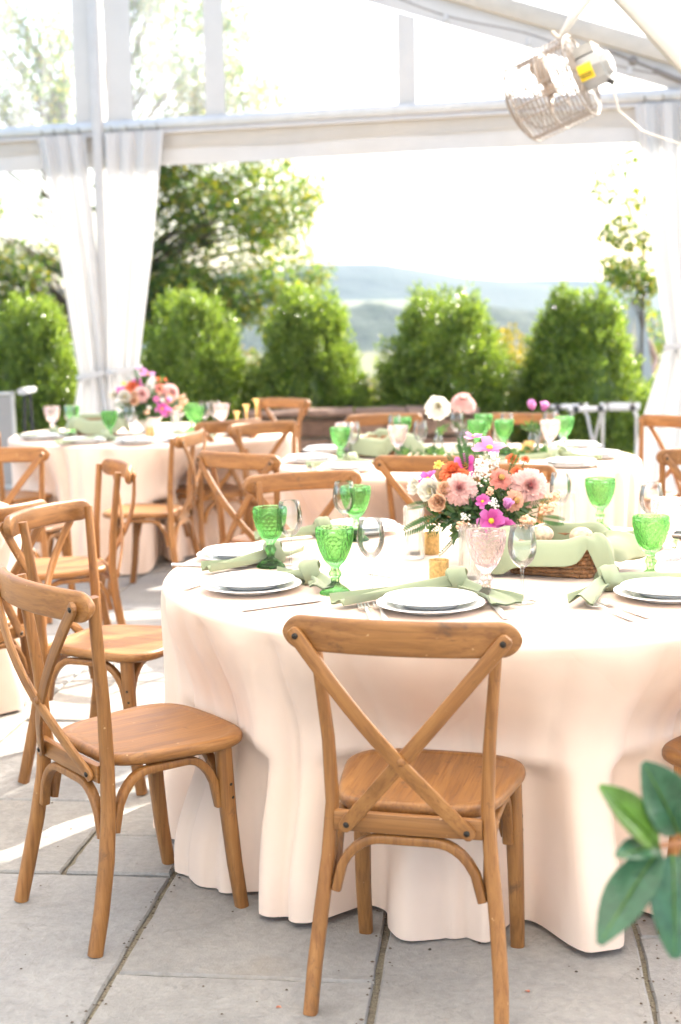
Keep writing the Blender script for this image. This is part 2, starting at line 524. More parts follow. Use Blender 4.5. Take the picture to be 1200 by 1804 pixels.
# ------------------------------------------------------------------ mesh helpers
class MB:
    def __init__(s):
        s.v, s.f, s.m, s.a = [], [], [], []

    def add(s, vs, fs, mat=0, along=None):
        o = len(s.v)
        s.v += [(float(p[0]), float(p[1]), float(p[2])) for p in vs]
        s.f += [tuple(int(i) + o for i in f) for f in fs]
        s.m += [mat] * len(fs)
        s.a += list(along) if along is not None else [0.0] * len(vs)
        return s

    def box(s, x0, x1, y0, y1, z0, z1, mat=0):
        v = [(x, y, z) for z in (z0, z1) for y in (y0, y1) for x in (x0, x1)]
        return s.add(v, [(0, 2, 3, 1), (4, 5, 7, 6), (0, 1, 5, 4), (2, 6, 7, 3), (0, 4, 6, 2), (1, 3, 7, 5)], mat)

    def grid(s, P, nu, nv, closed_u=False, mat=0, along=None):
        """P: list in row order v*nu+u."""
        fs = []
        for j in range(nv - 1):
            for i in range(nu if closed_u else nu - 1):
                i2 = (i + 1) % nu
                fs.append((j * nu + i, j * nu + i2, (j + 1) * nu + i2, (j + 1) * nu + i))
        return s.add(P, fs, mat, along)

    def sweep(s, path, section, scales=None, up=(0, 0, 1), cap=True, mat=0):
        """Sweep a closed 2-D section (side, up) along a path."""
        path = [Vector(p) for p in path]
        n, k = len(path), len(section)
        up = Vector(up)
        P = []
        for i, p in enumerate(path):
            t = (path[min(i + 1, n - 1)] - path[max(i - 1, 0)])
            t.normalize()
            sd = t.cross(up)
            if sd.length < 1e-4:
                sd = t.cross(Vector((0.3, 1, 0.1)))
            sd.normalize()
            uu = sd.cross(t)
            q = scales[i] if scales is not None else (1, 1)
            if not hasattr(q, '__len__'):
                q = (q, q)
            for a, b in section:
                P.append(p + sd * (a * q[0]) + uu * (b * q[1]))
        o = len(s.v)
        s.grid(P, k, n, True, mat)
        if cap:
            s.f += [tuple(o + i for i in range(k))[::-1], tuple(o + (n - 1) * k + i for i in range(k))]
            s.m += [mat, mat]
        return s

    def tube(s, path, r, n=8, up=(0, 0, 1), cap=True, mat=0):
        sec = [(math.cos(2 * math.pi * i / n), math.sin(2 * math.pi * i / n)) for i in range(n)]
        if not hasattr(r, '__len__'):
            r = [r] * len(path)
        return s.sweep(path, sec, r, up, cap, mat)

    def lathe(s, prof, n=32, mat=0, c=(0, 0, 0), mod=None):
        P = []
        for (r, z) in prof:
            for i in range(n):
                th = 2 * math.pi * i / n
                rr = r + (mod(th, z, r) if mod else 0)
                P.append((c[0] + rr * math.cos(th), c[1] + rr * math.sin(th), c[2] + z))
        return s.grid(P, n, len(prof), True, mat)

    def ball(s, c, r, n=10, mat=0):
        if not hasattr(r, '__len__'):
            r = (r, r, r)
        h = n // 2 + 1
        P = []
        for j in range(h + 1):
            ph = math.pi * j / h
            for i in range(n):
                th = 2 * math.pi * i / n
                P.append((c[0] + r[0] * math.sin(ph) * math.cos(th), c[1] + r[1] * math.sin(ph) * math.sin(th), c[2] + r[2] * math.cos(ph)))
        return s.grid(P, n, h + 1, True, mat)

    def mesh(s, name, mats, smooth=True, angle=38):
        me = bpy.data.meshes.new(name)
        me.from_pydata(s.v, [], s.f)
        for m in (mats if isinstance(mats, (list, tuple)) else [mats]):
            me.materials.append(m)
        if any(s.m):
            me.polygons.foreach_set('material_index', s.m)
        if any(s.a):
            at = me.attributes.new('along', 'FLOAT', 'POINT')
            at.data.foreach_set('value', s.a)
        if smooth:
            me.polygons.foreach_set('use_smooth', [True] * len(me.polygons))
            me.set_sharp_from_angle(angle=R(angle))
        me.validate()
        me.update()
        return me

    def build(s, name, mats, parent=None, smooth=True, angle=38):
        return obj(name, s.mesh(name, mats, smooth, angle), parent)


def obj(name, me, parent=None, loc=None):
    o = bpy.data.objects.new(name, me)
    col.objects.link(o)
    if parent is not None:
        o.parent = parent
    if loc is not None:
        o.location = loc
    return o


def rrect(a, b, r, n=3):
    """Rounded rectangle section, half sizes a, b."""
    out = []
    for cx, cy, s0 in ((a - r, b - r, 0), (-a + r, b - r, 90), (-a + r, -b + r, 180), (a - r, -b + r, 270)):
        for i in range(n):
            th = R(s0 + 90 * i / (n - 1))
            out.append((cx + r * math.cos(th), cy + r * math.sin(th)))
    return out


def tag(o, label, cat, group=None, kind=None):
    if label:
        o['label'] = label
    if cat:
        o['category'] = cat
    if group:
        o['group'] = group
    if kind:
        o['kind'] = kind
    return o


def structure(o):
    o['kind'] = 'structure'
    return o


def thing(name, label, cat, loc=(0, 0, 0), rz=0.0, group=None):
    o = bpy.data.objects.new(name, None)
    col.objects.link(o)
    o.empty_display_size = 0.1
    o.location = loc
    o.rotation_euler = (0, 0, rz)
    return tag(o, label, cat, group)


def copy_tree(root, loc, rz, label, group=None, scale=None):
    def cp(o, parent):
        c = o.copy()
        col.objects.link(c)
        if parent is not None:
            c.parent = parent
        for ch in o.children:
            cp(ch, c)
        return c
    r_ = cp(root, None)
    r_.location = loc
    r_.rotation_euler = (0, 0, rz)
    if scale:
        r_.scale = (scale,) * 3
    r_['label'] = label
    if group:
        r_['group'] = group
    return r_


def np_mesh(name, V, F, mat):
    """Large mesh from numpy: V (n,3), F (m,4)."""
    me = bpy.data.meshes.new(name)
    k = F.shape[1]
    me.vertices.add(len(V))
    me.vertices.foreach_set('co', V.astype(np.float32).ravel())
    me.loops.add(F.size)
    me.loops.foreach_set('vertex_index', F.astype(np.int32).ravel())
    me.polygons.add(len(F))
    me.polygons.foreach_set('loop_start', np.arange(len(F), dtype=np.int32) * k)
    me.polygons.foreach_set('loop_total', np.full(len(F), k, np.int32))
    me.materials.append(mat)
    me.update()
    me.validate()
    return me


def norm(a):
    return a / np.maximum(np.linalg.norm(a, axis=1, keepdims=True), 1e-9)


def leaves(P, D, N, L, W, cup=0.25):
    """Folded leaf quads: base, left, tip, right as two triangles each (6 verts share 4)."""
    D = norm(D)
    S = norm(np.cross(D, N))
    U = np.cross(S, D)
    L = np.asarray(L).reshape(-1, 1)
    Wd = np.asarray(W).reshape(-1, 1)
    a = P
    b = P + D * L * 0.45 + S * Wd * 0.5 + U * Wd * cup
    c = P + D * L
    d = P + D * L * 0.45 - S * Wd * 0.5 + U * Wd * cup
    V = np.stack([a, b, c, d], 1).reshape(-1, 3)
    i = np.arange(len(P)) * 4
    F = np.concatenate([np.stack([i, i + 1, i + 2], 1), np.stack([i, i + 2, i + 3], 1)], 0)
    return V, F


# ================================================================== SETTING
# ground sheet falling away behind the terrace, forest ridge and far hills
def fnoise(x, y, s, seed):
    return (np.sin(x / s + seed) * np.cos(y / s * 1.3 + seed * 2) + 0.5 * np.sin(x / s * 2.3 + seed * 3 + y / s) + 0.25 * np.sin(x / s * 5.1 - y / s * 3.7 + seed))


def terrain(name, xs, ys, hf, mat):
    X, Y = np.meshgrid(xs, ys)
    Z = hf(X, Y)
    V = np.stack([X, Y, Z], 2).reshape(-1, 3)
    nx, ny = len(xs), len(ys)
    j, i = np.meshgrid(np.arange(ny - 1), np.arange(nx - 1), indexing='ij')
    a = (j * nx + i).ravel()
    F = np.stack([a, a + 1, a + nx + 1, a + nx], 1)
    me = np_mesh(name, V, F, mat)
    me.polygons.foreach_set('use_smooth', [True] * len(F))
    return structure(obj(name, me))


def ground_h(X, Y):
    d = np.clip((Y - 14.5) / 60.0, 0, 1)
    d2 = np.clip((np.abs(X) - 9) / 60.0, 0, 1)
    e = np.maximum(d, d2)
    return -0.035 - 6.5 * e ** 1.1 + 0.25 * fnoise(X, Y, 9.0, 1.0) * np.minimum(1, e * 6)


xs = np.concatenate([np.linspace(-640, -40, 20), np.linspace(-36, 36, 49), np.linspace(40, 640, 20)])
ys = np.concatenate([np.linspace(-70, 10, 12), np.linspace(12, 60, 33), np.linspace(66, 960, 50)])
terrain('ground', xs, ys, ground_h, hill_mat('meadow_grass', (0.11, 0.13, 0.045), (0.20, 0.18, 0.08), 0.5))

px = np.array([-640, -250, -187, -92, -35, -5.5, 24.4, 54, 70.7, 116, 160, 223, 640.])
pz = np.array([12, 16.8, 16.3, 20.3, 28.6, 30, 29.8, 24.6, 20.3, 16.7, 12.2, 8.6, 6.0])


def hill_h(X, Y):
    prof = np.interp(X, px, pz) + 0.5 * fnoise(X, Y, 21, 4)
    g = np.exp(-((Y - 800) / 120.0) ** 2)
    return -8 + (prof + 8) * g


terrain('hills', np.linspace(-620, 620, 160), np.linspace(560, 930, 30), hill_h, hill_mat('hill_forest', (0.012, 0.025, 0.022), (0.024, 0.042, 0.030), 0.05))


def far_h(X, Y):
    prof = 17.5 - 0.03 * np.abs(X - 120) ** 0.9 + 1.0 * fnoise(X, Y, 60, 2)
    return -8 + (prof + 8 + 5) * np.exp(-((Y - 930) / 40.0) ** 2)


terrain('distant_hills', np.linspace(-620, 620, 90), np.linspace(850, 955, 10), far_h, hill_mat('distant_forest', (0.014, 0.028, 0.024), (0.026, 0.044, 0.032), 0.05))


def ridge_h(X, Y):
    prof = 2.2 + 1.3 * np.sin(X / 24.0 + 1.2) + 0.8 * fnoise(X, Y, 5, 3) - 0.012 * np.abs(X + 5)
    return -8 + (prof + 8) * np.exp(-((Y - 350) / 26.0) ** 2)


terrain('forest_ridge', np.linspace(-300, 300, 400), np.linspace(290, 400, 24), ridge_h, hill_mat('ridge_forest', (0.014, 0.028, 0.018), (0.032, 0.052, 0.026), 0.25))


def field_h(X, Y):
    return -8 + 0.4 + 15.0 * np.clip((Y - 420) / 180.0, 0, 1) ** 1.2 + 0.3 * fnoise(X, Y, 30, 5)


terrain('hill_field', np.linspace(-4, 42, 20), np.linspace(430, 615, 14), field_h, hill_mat('field_grass', (0.085, 0.10, 0.045), (0.13, 0.13, 0.06), 0.05))

# ---- terrace of flagstones (frame rotated 6.5 degrees)
CU, SU = math.cos(R(-6.5)), math.sin(R(-6.5))


def uv2xy(u, v):
    return (u * CU - v * SU, u * SU + v * CU)


patio = MB()
q = [uv2xy(u, v) + (-0.012,) for u, v in ((-9, -3), (9, -3), (9, 13.2), (-9, 13.2))]
q2 = [p[:2] + (-0.2,) for p in q]
patio.add(q + q2, [(0, 1, 2, 3), (0, 4, 5, 1), (1, 5, 6, 2), (2, 6, 7, 3), (3, 7, 4, 0)])
patio_o = structure(patio.build('terrace', MORTAR, None, False))

CELLU, CELLV = 0.304, 0.290
U0, V0 = -0.890, 3.613
NU0, NU1, NV0, NV1 = -26, 30, -16, 32
occ = {}
slabs = []


def take(i0, i1, j0, j1):
    for i in range(i0, i1):
        for j in range(j0, j1):
            occ[(i, j)] = 1
    slabs.append((U0 + i0 * CELLU, U0 + i1 * CELLU, V0 + j0 * CELLV, V0 + j1 * CELLV))


# slabs read off the photograph near the camera
take(2, 4, -4, 0)
take(0, 2, -6, -2)
take(0, 2, -2, 1)
take(4, 6, -5, -1)
take(4, 7, -1, 2)
take(-1, 0, 0, 1)
take(-3, -1, 0, 2)
take(-1, 1, 1, 4)
take(-2, 0, -4, 0)
take(-4, -2, -3, 0)
take(-3, -1, 2, 5)
take(-5, -3, 1, 4)
rs = random.Random(4)
for j in range(NV0, NV1):
    for i in range(NU0, NU1):
        if (i, j) in occ:
            continue
        opts = [(2, 2), (2, 3), (3, 2), (2, 4), (1, 2), (2, 1), (3, 3), (1, 1)]
        wts = [4, 5, 5, 3, 1.5, 1.5, 2, 0.2]
        order = sorted(range(len(opts)), key=lambda k: -rs.random() ** (1 / wts[k]))
        for k in order + [7]:
            a, b = opts[k]
            if all((i + x, j + y) not in occ for x in range(a) for y in range(b)):
                take(i, i + a, j, j + b)
                break


def slab_mb(mb, u0, u1, v0, v1, dz, rr):
    g = 0.007
    u0, u1, v0, v1 = u0 + g, u1 - g, v0 + g, v1 - g
    pts = []
    k = 11
    cs = [(u0, v0), (u1, v0), (u1, v1), (u0, v1)]
    for c in range(4):
        a, b = cs[c], cs[(c + 1) % 4]
        for s in range(k):
            t = s / k
            j = 0.0032
            pts.append((a[0] + (b[0] - a[0]) * t + rr.uniform(-j, j), a[1] + (b[1] - a[1]) * t + rr.uniform(-j, j)))
    cx, cy_ = (u0 + u1) / 2, (v0 + v1) / 2
    n = len(pts)
    P = []
    for ins, z in ((0.0, -0.05), (0.0, -0.006 + dz), (0.006, dz)):
        for (u, v) in pts:
            du, dv = cx - u, cy_ - v
            L = math.hypot(du, dv)
            x, y = uv2xy(u + du / L * ins, v + dv / L * ins)
            P.append((x, y, z))
    o = len(mb.v)
    mb.grid(P, n, 3, True)
    mb.f.append(tuple(o + 2 * n + i for i in range(n)))
    mb.m.append(0)


far_slabs = MB()
rs = random.Random(5)
for (u0_, u1_, v0_, v1_) in slabs:
    x, y = uv2xy((u0_ + u1_) / 2, (v0_ + v1_) / 2)
    dz = rs.uniform(-0.003, 0.003)
    if 2.1 < y < 10.5 and abs(x) < 0.25 * y + 0.45:
        mb = MB()
        slab_mb(mb, u0_, u1_, v0_, v1_, dz, rs)
        mb.build('flagstone', STONE, patio_o, True, 30)
    else:
        slab_mb(far_slabs, u0_, u1_, v0_, v1_, dz, rs)
fo = far_slabs.build('flagstones', STONE, patio_o, True, 30)
fo['kind'] = 'stuff'

# ---- low fieldstone wall behind the tables
def brown(name, a, b_):
    m, t, b, out = new_mat(name)
    oi = t.nodes.new('ShaderNodeObjectInfo')
    base = ramp(t, oi.outputs['Random'], [(0.0, a), (0.5, [(x + y) / 2 for x, y in zip(a, b_)]), (1.0, b_)])
    f = noise(t, mapped(t), 14, 6, 0.6)
    t.links.new(mixc(t, 1.0, base, ramp(t, f, [(0.3, (0.7,) * 3), (0.7, (1.25,) * 3)]), 'MULTIPLY'), b.inputs['Base Color'])
    b.inputs['Roughness'].default_value = 0.9
    bump(t, b, f, 0.7, 0.03)
    return m


BROWNSTONE = brown('brown_fieldstone', (0.15, 0.085, 0.055), (0.27, 0.17, 0.115))
wall = thing('stone_wall', 'low brown fieldstone wall below the boxwoods behind the tables', 'wall', (0.2, 12.45, 0))
rs = random.Random(11)
mb = MB()
mb.box(-1.0, 0.98, -0.13, 0.16, -0.1, 0.64)
mb.build('wall_core', MORTAR, wall, False)
z = 0.0
for course, hgt in enumerate((0.15, 0.16, 0.14, 0.17, 0.08)):
    x = -1.03
    top = course == 4
    while x < 1.0:
        L = rs.uniform(0.28, 0.55) if not top else rs.uniform(0.4, 0.62)
        x1 = min(x + L, 1.02)
        if 1.02 - x1 < 0.15:
            x1 = 1.02
        mb = MB()
        g = 0.008
        pr = rs.uniform(0.0, 0.03) + (0.03 if top else 0)
        nx_ = 5
        P = []
        for (yy, zz) in ((0.2, 0.0), (-0.16 - pr, 0.008), (-0.185 - pr, 0.025), (-0.185 - pr, hgt - 0.035), (-0.16 - pr, hgt - 0.015), (0.2, hgt - 0.012)):
            for i in range(nx_):
                t = i / (nx_ - 1)
                jz = rs.uniform(-0.008, 0.008)
                P.append((x + g + (x1 - x - 2 * g) * t, yy + rs.uniform(-0.012, 0.012), z + zz + jz))
        mb.grid(P, nx_, 6)
        n = nx_
        mb.f += [tuple(k * n for k in range(6)), tuple(k * n + n - 1 for k in range(6))[::-1]]
        mb.m += [0, 0]
        mb.build('stone', BROWNSTONE, wall, True, 40)
        x = x1
    z += hgt

# ================================================================== TENT
CORN = Vector((2.6, 10.2, 0))
GE = Vector((-0.9621, 0.2735, 0))         # along the gable, to the left
GN = Vector((-0.2735, -0.9621, 0))        # towards the tables


def G(x, z, off=0.0):
    """Point of the gable wall at world x and height z, moved off towards the tables."""
    s = (2.6 - x) / 0.9621
    p = CORN + GE * s + GN * off
    return Vector((p.x, p.y, z))


def zr(x):
    return 4.83 - 0.36 * abs(x + 1.83)


tent = thing('marquee', 'white frame marquee with clear gable panels over the tables', 'tent', (-1.83, 6, 0))
tent.location = (0, 0, 0)


def beam(name, a, b, wdt, hgt, mat, up=(0, 0, 1), parent=tent):
    mb = MB()
    mb.sweep([a, b], rrect(wdt / 2, hgt / 2, min(wdt, hgt) * 0.15), None, up)
    return mb.build(name, mat, parent, True, 30)


def gsheet(name, pts, mat, off=0.0, parent=tent, th=0.0):
    """Flat polygon sheet in the gable plane given by (x, z) corners."""
    mb = MB()
    mb.add([G(x, z, off) for x, z in pts], [tuple(range(len(pts)))])
    return mb.build(name, mat, parent, False)


XL = -6.2
beam('gable_beam', G(2.6, 2.985), G(XL, 2.985), 0.10, 0.085, ALU)
beam('beam_track', G(2.6, 2.925, 0.03), G(XL, 2.925, 0.03), 0.035, 0.03, WHITE_METAL)
beam('gable_pole', G(-1.83, 0, 0.02), G(-1.83, 4.74, 0.02), 0.085, 0.11, WHITE_METAL, (0.2735, 0.9621, 0))
beam('corner_pole', G(2.62, 0, 0.0), G(2.62, 3.2, 0.0), 0.11, 0.11, WHITE_METAL, (0.2735, 0.9621, 0))
beam('corner_pole', G(XL, 0, 0.0), G(XL, 3.2, 0.0), 0.11, 0.11, WHITE_METAL, (0.2735, 0.9621, 0))
beam('gable_rafter', G(2.62, zr(2.62) - 0.06), G(-1.83, zr(-1.83) - 0.06), 0.10, 0.13, CREAM_METAL)
beam('gable_rafter', G(XL, zr(XL) - 0.06), G(-1.83, zr(-1.83) - 0.06), 0.10, 0.13, CREAM_METAL)
# valance: deep flap and a shorter cream flap over it, gently rippled
for nm, z0, mt, of in (('valance', 2.675, WHITE_VINYL, 0.01), ('valance_flap', 2.80, CREAM_VINYL, 0.018)):
    mb = MB()
    P = []
    nx_ = 90
    for k, zz in enumerate((2.94, 2.86, z0 + 0.02, z0)):
        for i in range(nx_):
            x = XL + (2.6 - XL) * i / (nx_ - 1)
            P.append(G(x, zz + (0.006 * math.sin(x * 2.1) if k > 1 else 0), of + 0.006 * math.sin(x * 5.0 + k) * k / 3))
    mb.grid(P, nx_, 4)
    mb.build(nm, mt, tent, True)
# clear panels and white seams of the gable
win = [(2.3, 0.61), (0.475, -0.823), (-0.978, -1.554), (-2.03, -3.6), (-3.78, -5.5)]
for a, b in win:
    gsheet('clear_panel', [(b, 3.03), (a, 3.03), (a, max(3.04, zr(a) - 0.31)), (b, zr(b) - 0.31)], CLEAR_VINYL, 0.0)
for a, b in ((0.61, 0.475), (-0.823, -0.978), (-1.554, -1.77), (-1.89, -2.03), (-3.6, -3.78)):
    gsheet('seam_strip', [(b, 3.03), (a, 3.03), (a, zr(a) - 0.31), (b, zr(b) - 0.31)], WHITE_VINYL, 0.004)
gsheet('gable_border', [(2.6, zr(2.6) - 0.2), (2.35, 3.03), (-1.83, zr(-1.83) - 0.31), (-1.83, zr(-1.83) - 0.12), (2.6, zr(2.6) - 0.12)], WHITE_VINYL, 0.006)
gsheet('gable_border', [(XL, zr(XL) - 0.12), (-1.83, zr(-1.83) - 0.12), (-1.83, zr(-1.83) - 0.31), (XL + 0.3, 3.03)], WHITE_VINYL, 0.006)


def gy(x):
    return G(x, 0).y


def roof_sheet(name, x0, x1, y0, y1, mat):
    """y1 None: reaches the gable."""
    mb = MB()
    n, k = 14, 8
    P = []
    for j in range(k):
        for i in range(n):
            x = x0 + (x1 - x0) * i / (n - 1)
            ye = gy(x) + 0.08 if y1 is None else y1
            y = y0 + (ye - y0) * j / (k - 1)
            P.append((x, y, zr(x) + 0.01))
    mb.grid(P, n, k)
    return mb.build(name, mat, tent, True)


roof_sheet('unseen_roof_panel', -1.83, 2.75, 3.9, 7.45, ROOF_VINYL)  # unseen white bay, far edge set to keep the near table shaded
roof_sheet('unseen_roof_panel', -1.83, 2.75, -1.2, 3.9, ROOF_VINYL)  # unseen; this and the rearward panels added as warm translucent fill
roof_sheet('unseen_roof_panel', -1.83, 2.75, -6.0, -1.2, ROOF_VINYL)
roof_sheet('unseen_roof_panel', -6.3, -1.83, -1.2, 3.9, ROOF_VINYL)
roof_sheet('unseen_roof_panel', -6.3, -1.83, -6.0, -1.2, ROOF_VINYL)
roof_sheet('added_clear_roof_panel', -1.83, 2.75, 7.45, None, CLEAR_ROOF)  # clear bay added to let sun reach the left paving
roof_sheet('unseen_roof_panel', -6.3, -1.83, 3.9, 7.45, ROOF_VINYL)
roof_sheet('added_clear_roof_panel', -6.3, -1.83, 7.45, None, CLEAR_ROOF)
for y in (7.3, 3.95, -1.2, -5.95):
    beam('rafter', (2.62, y, zr(2.62) - 0.07), (-1.83, y, zr(-1.83) - 0.07), 0.11, 0.14, WHITE_METAL)
    beam('rafter', (XL, y, zr(XL) - 0.07), (-1.83, y, zr(-1.83) - 0.07), 0.11, 0.14, WHITE_METAL)
    if y > 5 or y < 0:
        beam('side_post', (2.62, y, 0), (2.62, y, 3.17), 0.11, 0.11, WHITE_METAL, (0, 1, 0))
    beam('side_post', (XL, y, 0), (XL, y, 3.17), 0.11, 0.11, WHITE_METAL, (0, 1, 0))
beam('eave_beam', (2.66, -6, 3.12), (2.66, 10.15, 3.12), 0.09, 0.12, WHITE_METAL)
beam('ridge_beam', (-1.83, -6, 4.72), (-1.83, 11.4, 4.72), 0.09, 0.12, WHITE_METAL)
beam('knee_brace', (2.58, 7.29, 1.86), (0.82, 7.29, 3.70), 0.07, 0.12, ALU)
beam('gusset_plate', (1.36, 7.24, 3.10), (1.20, 7.24, 3.17), 0.015, 0.12, CREAM_METAL)
mb = MB()
mb.tube([G(1.95, zr(1.95) - 0.17, 0.10), G(2.2, zr(2.2) - 0.2, 0.10), G(2.5, zr(2.5) - 0.24, 0.10)], 0.012, 8)
mb.ball(G(2.12, zr(2.12) - 0.19, 0.10), (0.035, 0.02, 0.035), 10)
mb.tube([G(2.26, zr(2.26) - 0.21, 0.10), G(2.44, zr(2.44) - 0.235, 0.10)], 0.022, 8)
mb.build('tension_rod', DARKWIRE, tent)

# ---- curtains
def curtain(name, label, keys, folds, seed, flat=0.05):
    """keys: (z, x_left, x_right, depth). Gathered cloth hung in front of the gable line."""
    rr = random.Random(seed)
    th = thing(name, label, 'curtain', (0, 0, 0), 0, 'white curtains tied to the marquee poles')
    nu, nv = 110, 60
    ph = [rr.uniform(0, 6.28) for _ in range(4)]
    zs = [k[0] for k in keys][::-1]
    cols = [[k[c] for k in keys][::-1] for c in (1, 2, 3)]
    P = []
    for j in range(nv):
        z = keys[0][0] + (keys[-1][0] - keys[0][0]) * j / (nv - 1)
        xl, xr, dp = (float(np.interp(z, zs, c)) for c in cols)
        for i in range(nu):
            t = i / (nu - 1)
            tt = t + 0.02 * math.sin(z * 2.0 + ph[0]) * math.sin(math.pi * t)
            f = math.sin(2 * math.pi * folds * tt + ph[1] + 0.35 * math.sin(z * 1.7 + ph[2])) + 0.28 * math.sin(2 * math.pi * folds * 2.3 * tt + ph[3])
            x = xl + (xr - xl) * t
            P.append(G(x, z, flat + dp * f * 0.5))
    mb = MB()
    mb.grid(P, nu, nv)
    mb.build('drape', CURTAIN, th, True, 180)
    # tie band
    zt = keys[2][0]
    xl, xr, dp = keys[2][1:]
    mb = MB()
    path = []
    for i in range(25):
        a = 2 * math.pi * i / 24
        path.append(G((xl + xr) / 2 + (xr - xl + 0.02) / 2 * math.cos(a), zt + 0.02 * math.cos(a), flat + (dp + 0.02) * math.sin(a)))
    mb.sweep(path, [(-0.004, -0.018), (0.004, -0.018), (0.004, 0.018), (-0.004, 0.018)], None, (0, 0, 1), False)
    mb.build('tie_band', CURTAIN, th)
    for i in range(4):
        x = keys[0][1] + (keys[0][2] - keys[0][1]) * (i + 0.5) / 4
        mb = MB()
        mb.tube([G(x, 2.90 + 0.03, flat), G(x + 0.012, 2.955, flat + 0.01), G(x + 0.005, 2.975, flat + 0.03)], 0.005, 6)
        mb.build('hook', DARKWIRE, th)
    return th


curtain('curtain', 'white curtain gathered left of the marquee pole, tied low at the waist',
        [(2.93, -2.32, -1.91, 0.05), (2.0, -2.17, -1.86, 0.07), (1.06, -2.05, -1.81, 0.07), (0.75, -2.11, -1.74, 0.08), (0.03, -2.2, -1.72, 0.09)], 3.4, 3, 0.10)
curtain('curtain', 'white curtain gathered right of the marquee pole, behind the bouquet on the far left table',
        [(2.93, -1.76, -1.27, 0.05), (2.0, -1.77, -1.39, 0.07), (1.10, -1.80, -1.54, 0.07), (0.75, -1.80, -1.46, 0.08), (0.03, -1.82, -1.38, 0.09)], 3.4, 8, 0.10)
curtain('curtain', 'white curtain drawn to the marquee corner at the right edge',
        [(2.92, 2.13, 2.62, 0.06), (2.0, 2.25, 2.60, 0.08), (1.25, 2.36, 2.60, 0.08), (0.7, 2.20, 2.64, 0.09), (0.03, 2.10, 2.66, 0.10)], 3.4, 12, 0.10)

# ---- string lights along the rafter
sl = thing('string_light', 'string of clear bulbs sagging along the gable rafter', 'string lights', (0, 0, 0))
mb = MB()
pts = []
bulbs = [-0.9, -0.15, 0.85, 1.42, 1.95, 2.1]
for i in range(60):
    x = -1.8 + 4.1 * i / 59
    sag = 0.02 * math.sin(x * 5.5)
    pts.append(G(x, zr(x) - 0.235 + sag, 0.12))
mb.tube(pts, 0.006, 6)
mb.build('wire', DARKWIRE, sl)
for x in bulbs:
    c = G(x, zr(x) - 0.26, 0.12)
    mb = MB()
    mb.lathe([(0.0, -0.115), (0.018, -0.108), (0.03, -0.085), (0.03, -0.062), (0.018, -0.035), (0.015, -0.025)], 14, 0, c)
    b = mb.build('bulb', BULB, sl)
    mb = MB()
    mb.lathe([(0.0, 0.02), (0.016, 0.018), (0.017, -0.025), (0.0, -0.03)], 12, 0, c)
    mb.build('socket', WHITE_METAL, sl)

# ---- hanging fan
fan = thing('fan', 'white caged fan with a yellow sticker hanging below the rafter', 'fan', (0, 0, 0))
FC = Vector((1.245, 7.2, 2.655))                       # motor end
FD = Vector((-0.82, 0.44, -0.33)).normalized()         # the way the air is blown
fs = FD.cross(Vector((0, 0, 1))).normalized()
fu = fs.cross(FD)


def FP(r, a, d):
    return FC + FD * d + fs * (r * math.cos(a)) + fu * (r * math.sin(a))


cage = MB()
n = 40
for d in np.linspace(0.03, 0.34, 15):
    cage.tube([FP(0.205, 2 * math.pi * i / n, d) for i in range(n + 1)], 0.0028, 4, FD, False)
for i in range(10):
    a = 2 * math.pi * i / 10
    cage.tube([FP(0.06, a, 0.02), FP(0.17, a, 0.015), FP(0.205, a, 0.04), FP(0.205, a, 0.34), FP(0.17, a, 0.372), FP(0.05, a, 0.41)], 0.0038, 4, fs, False)
for r_ in np.linspace(0.05, 0.195, 10):
    cage.tube([FP(r_, 2 * math.pi * i / n, 0.41 - 1.9 * max(0, r_ - 0.03) ** 2) for i in range(n + 1)], 0.0024, 4, FD, False)
    cage.tube([FP(r_, 2 * math.pi * i / n, 0.018) for i in range(n + 1)], 0.0024, 4, FD, False)
for d_, r_ in ((0.03, .205), (0.185, .206), (0.34, .206)):
    cage.tube([FP(r_, 2 * math.pi * i / n, d_) for i in range(n + 1)], 0.0055, 6, FD, False)
for i in range(6):
    a = 2 * math.pi * i / 6 + .3
    cage.tube([FP(0.206, a, 0.03), FP(0.206, a, 0.34)], 0.0048, 6, fs, False)
cage.build('cage', FANWIRE, fan, True, 80)
for k in range(3):
    mb = MB()
    P = []
    for j in range(6):
        r_ = 0.03 + 0.155 * j / 5
        for i in range(5):
            a = 2 * math.pi * k / 3 + (i / 4 - 0.5) * (0.55 + 0.5 * j / 5)
            P.append(FP(r_, a, 0.2 + 0.05 * (i / 4 - 0.5)))
    mb.grid(P, 5, 6)
    bo = mb.build('blade', FANBLADE, fan)
    sm = bo.modifiers.new('thickness', 'SOLIDIFY')
    sm.thickness = 0.003
mb = MB()
mb.lathe([(0, 0.0), (0.028, 0), (0.03, 0.05), (0.02, 0.07), (0, 0.075)], 16)
hub = mb.build('hub', FANBLADE, fan)
hub.matrix_world = Matrix.Translation(FC + FD * 0.165) @ FD.to_track_quat('Z', 'Y').to_matrix().to_4x4()
rotm = Matrix((fs, fu, FD)).transposed().to_4x4()
rotm.translation = FC
mb = MB()
mb.lathe([(0, 0.06), (0.072, 0.055), (0.086, 0.04), (0.088, -0.08), (0.08, -0.10), (0.066, -0.105), (0.055, -0.13), (0, -0.132)], 8)
mo = mb.build('motor', simple('motor_grey', (0.30, 0.31, 0.32), 0.35, 0.2, var=0.06), fan, True, 30)
mo.matrix_world = rotm
mb = MB()
mb.box(-0.06, 0.06, 0.07, 0.118, -0.08, 0.05)
jb = mb.build('junction_box', simple('box_white', (0.34, 0.34, 0.335), 0.4), fan, False)
jb.matrix_world = rotm
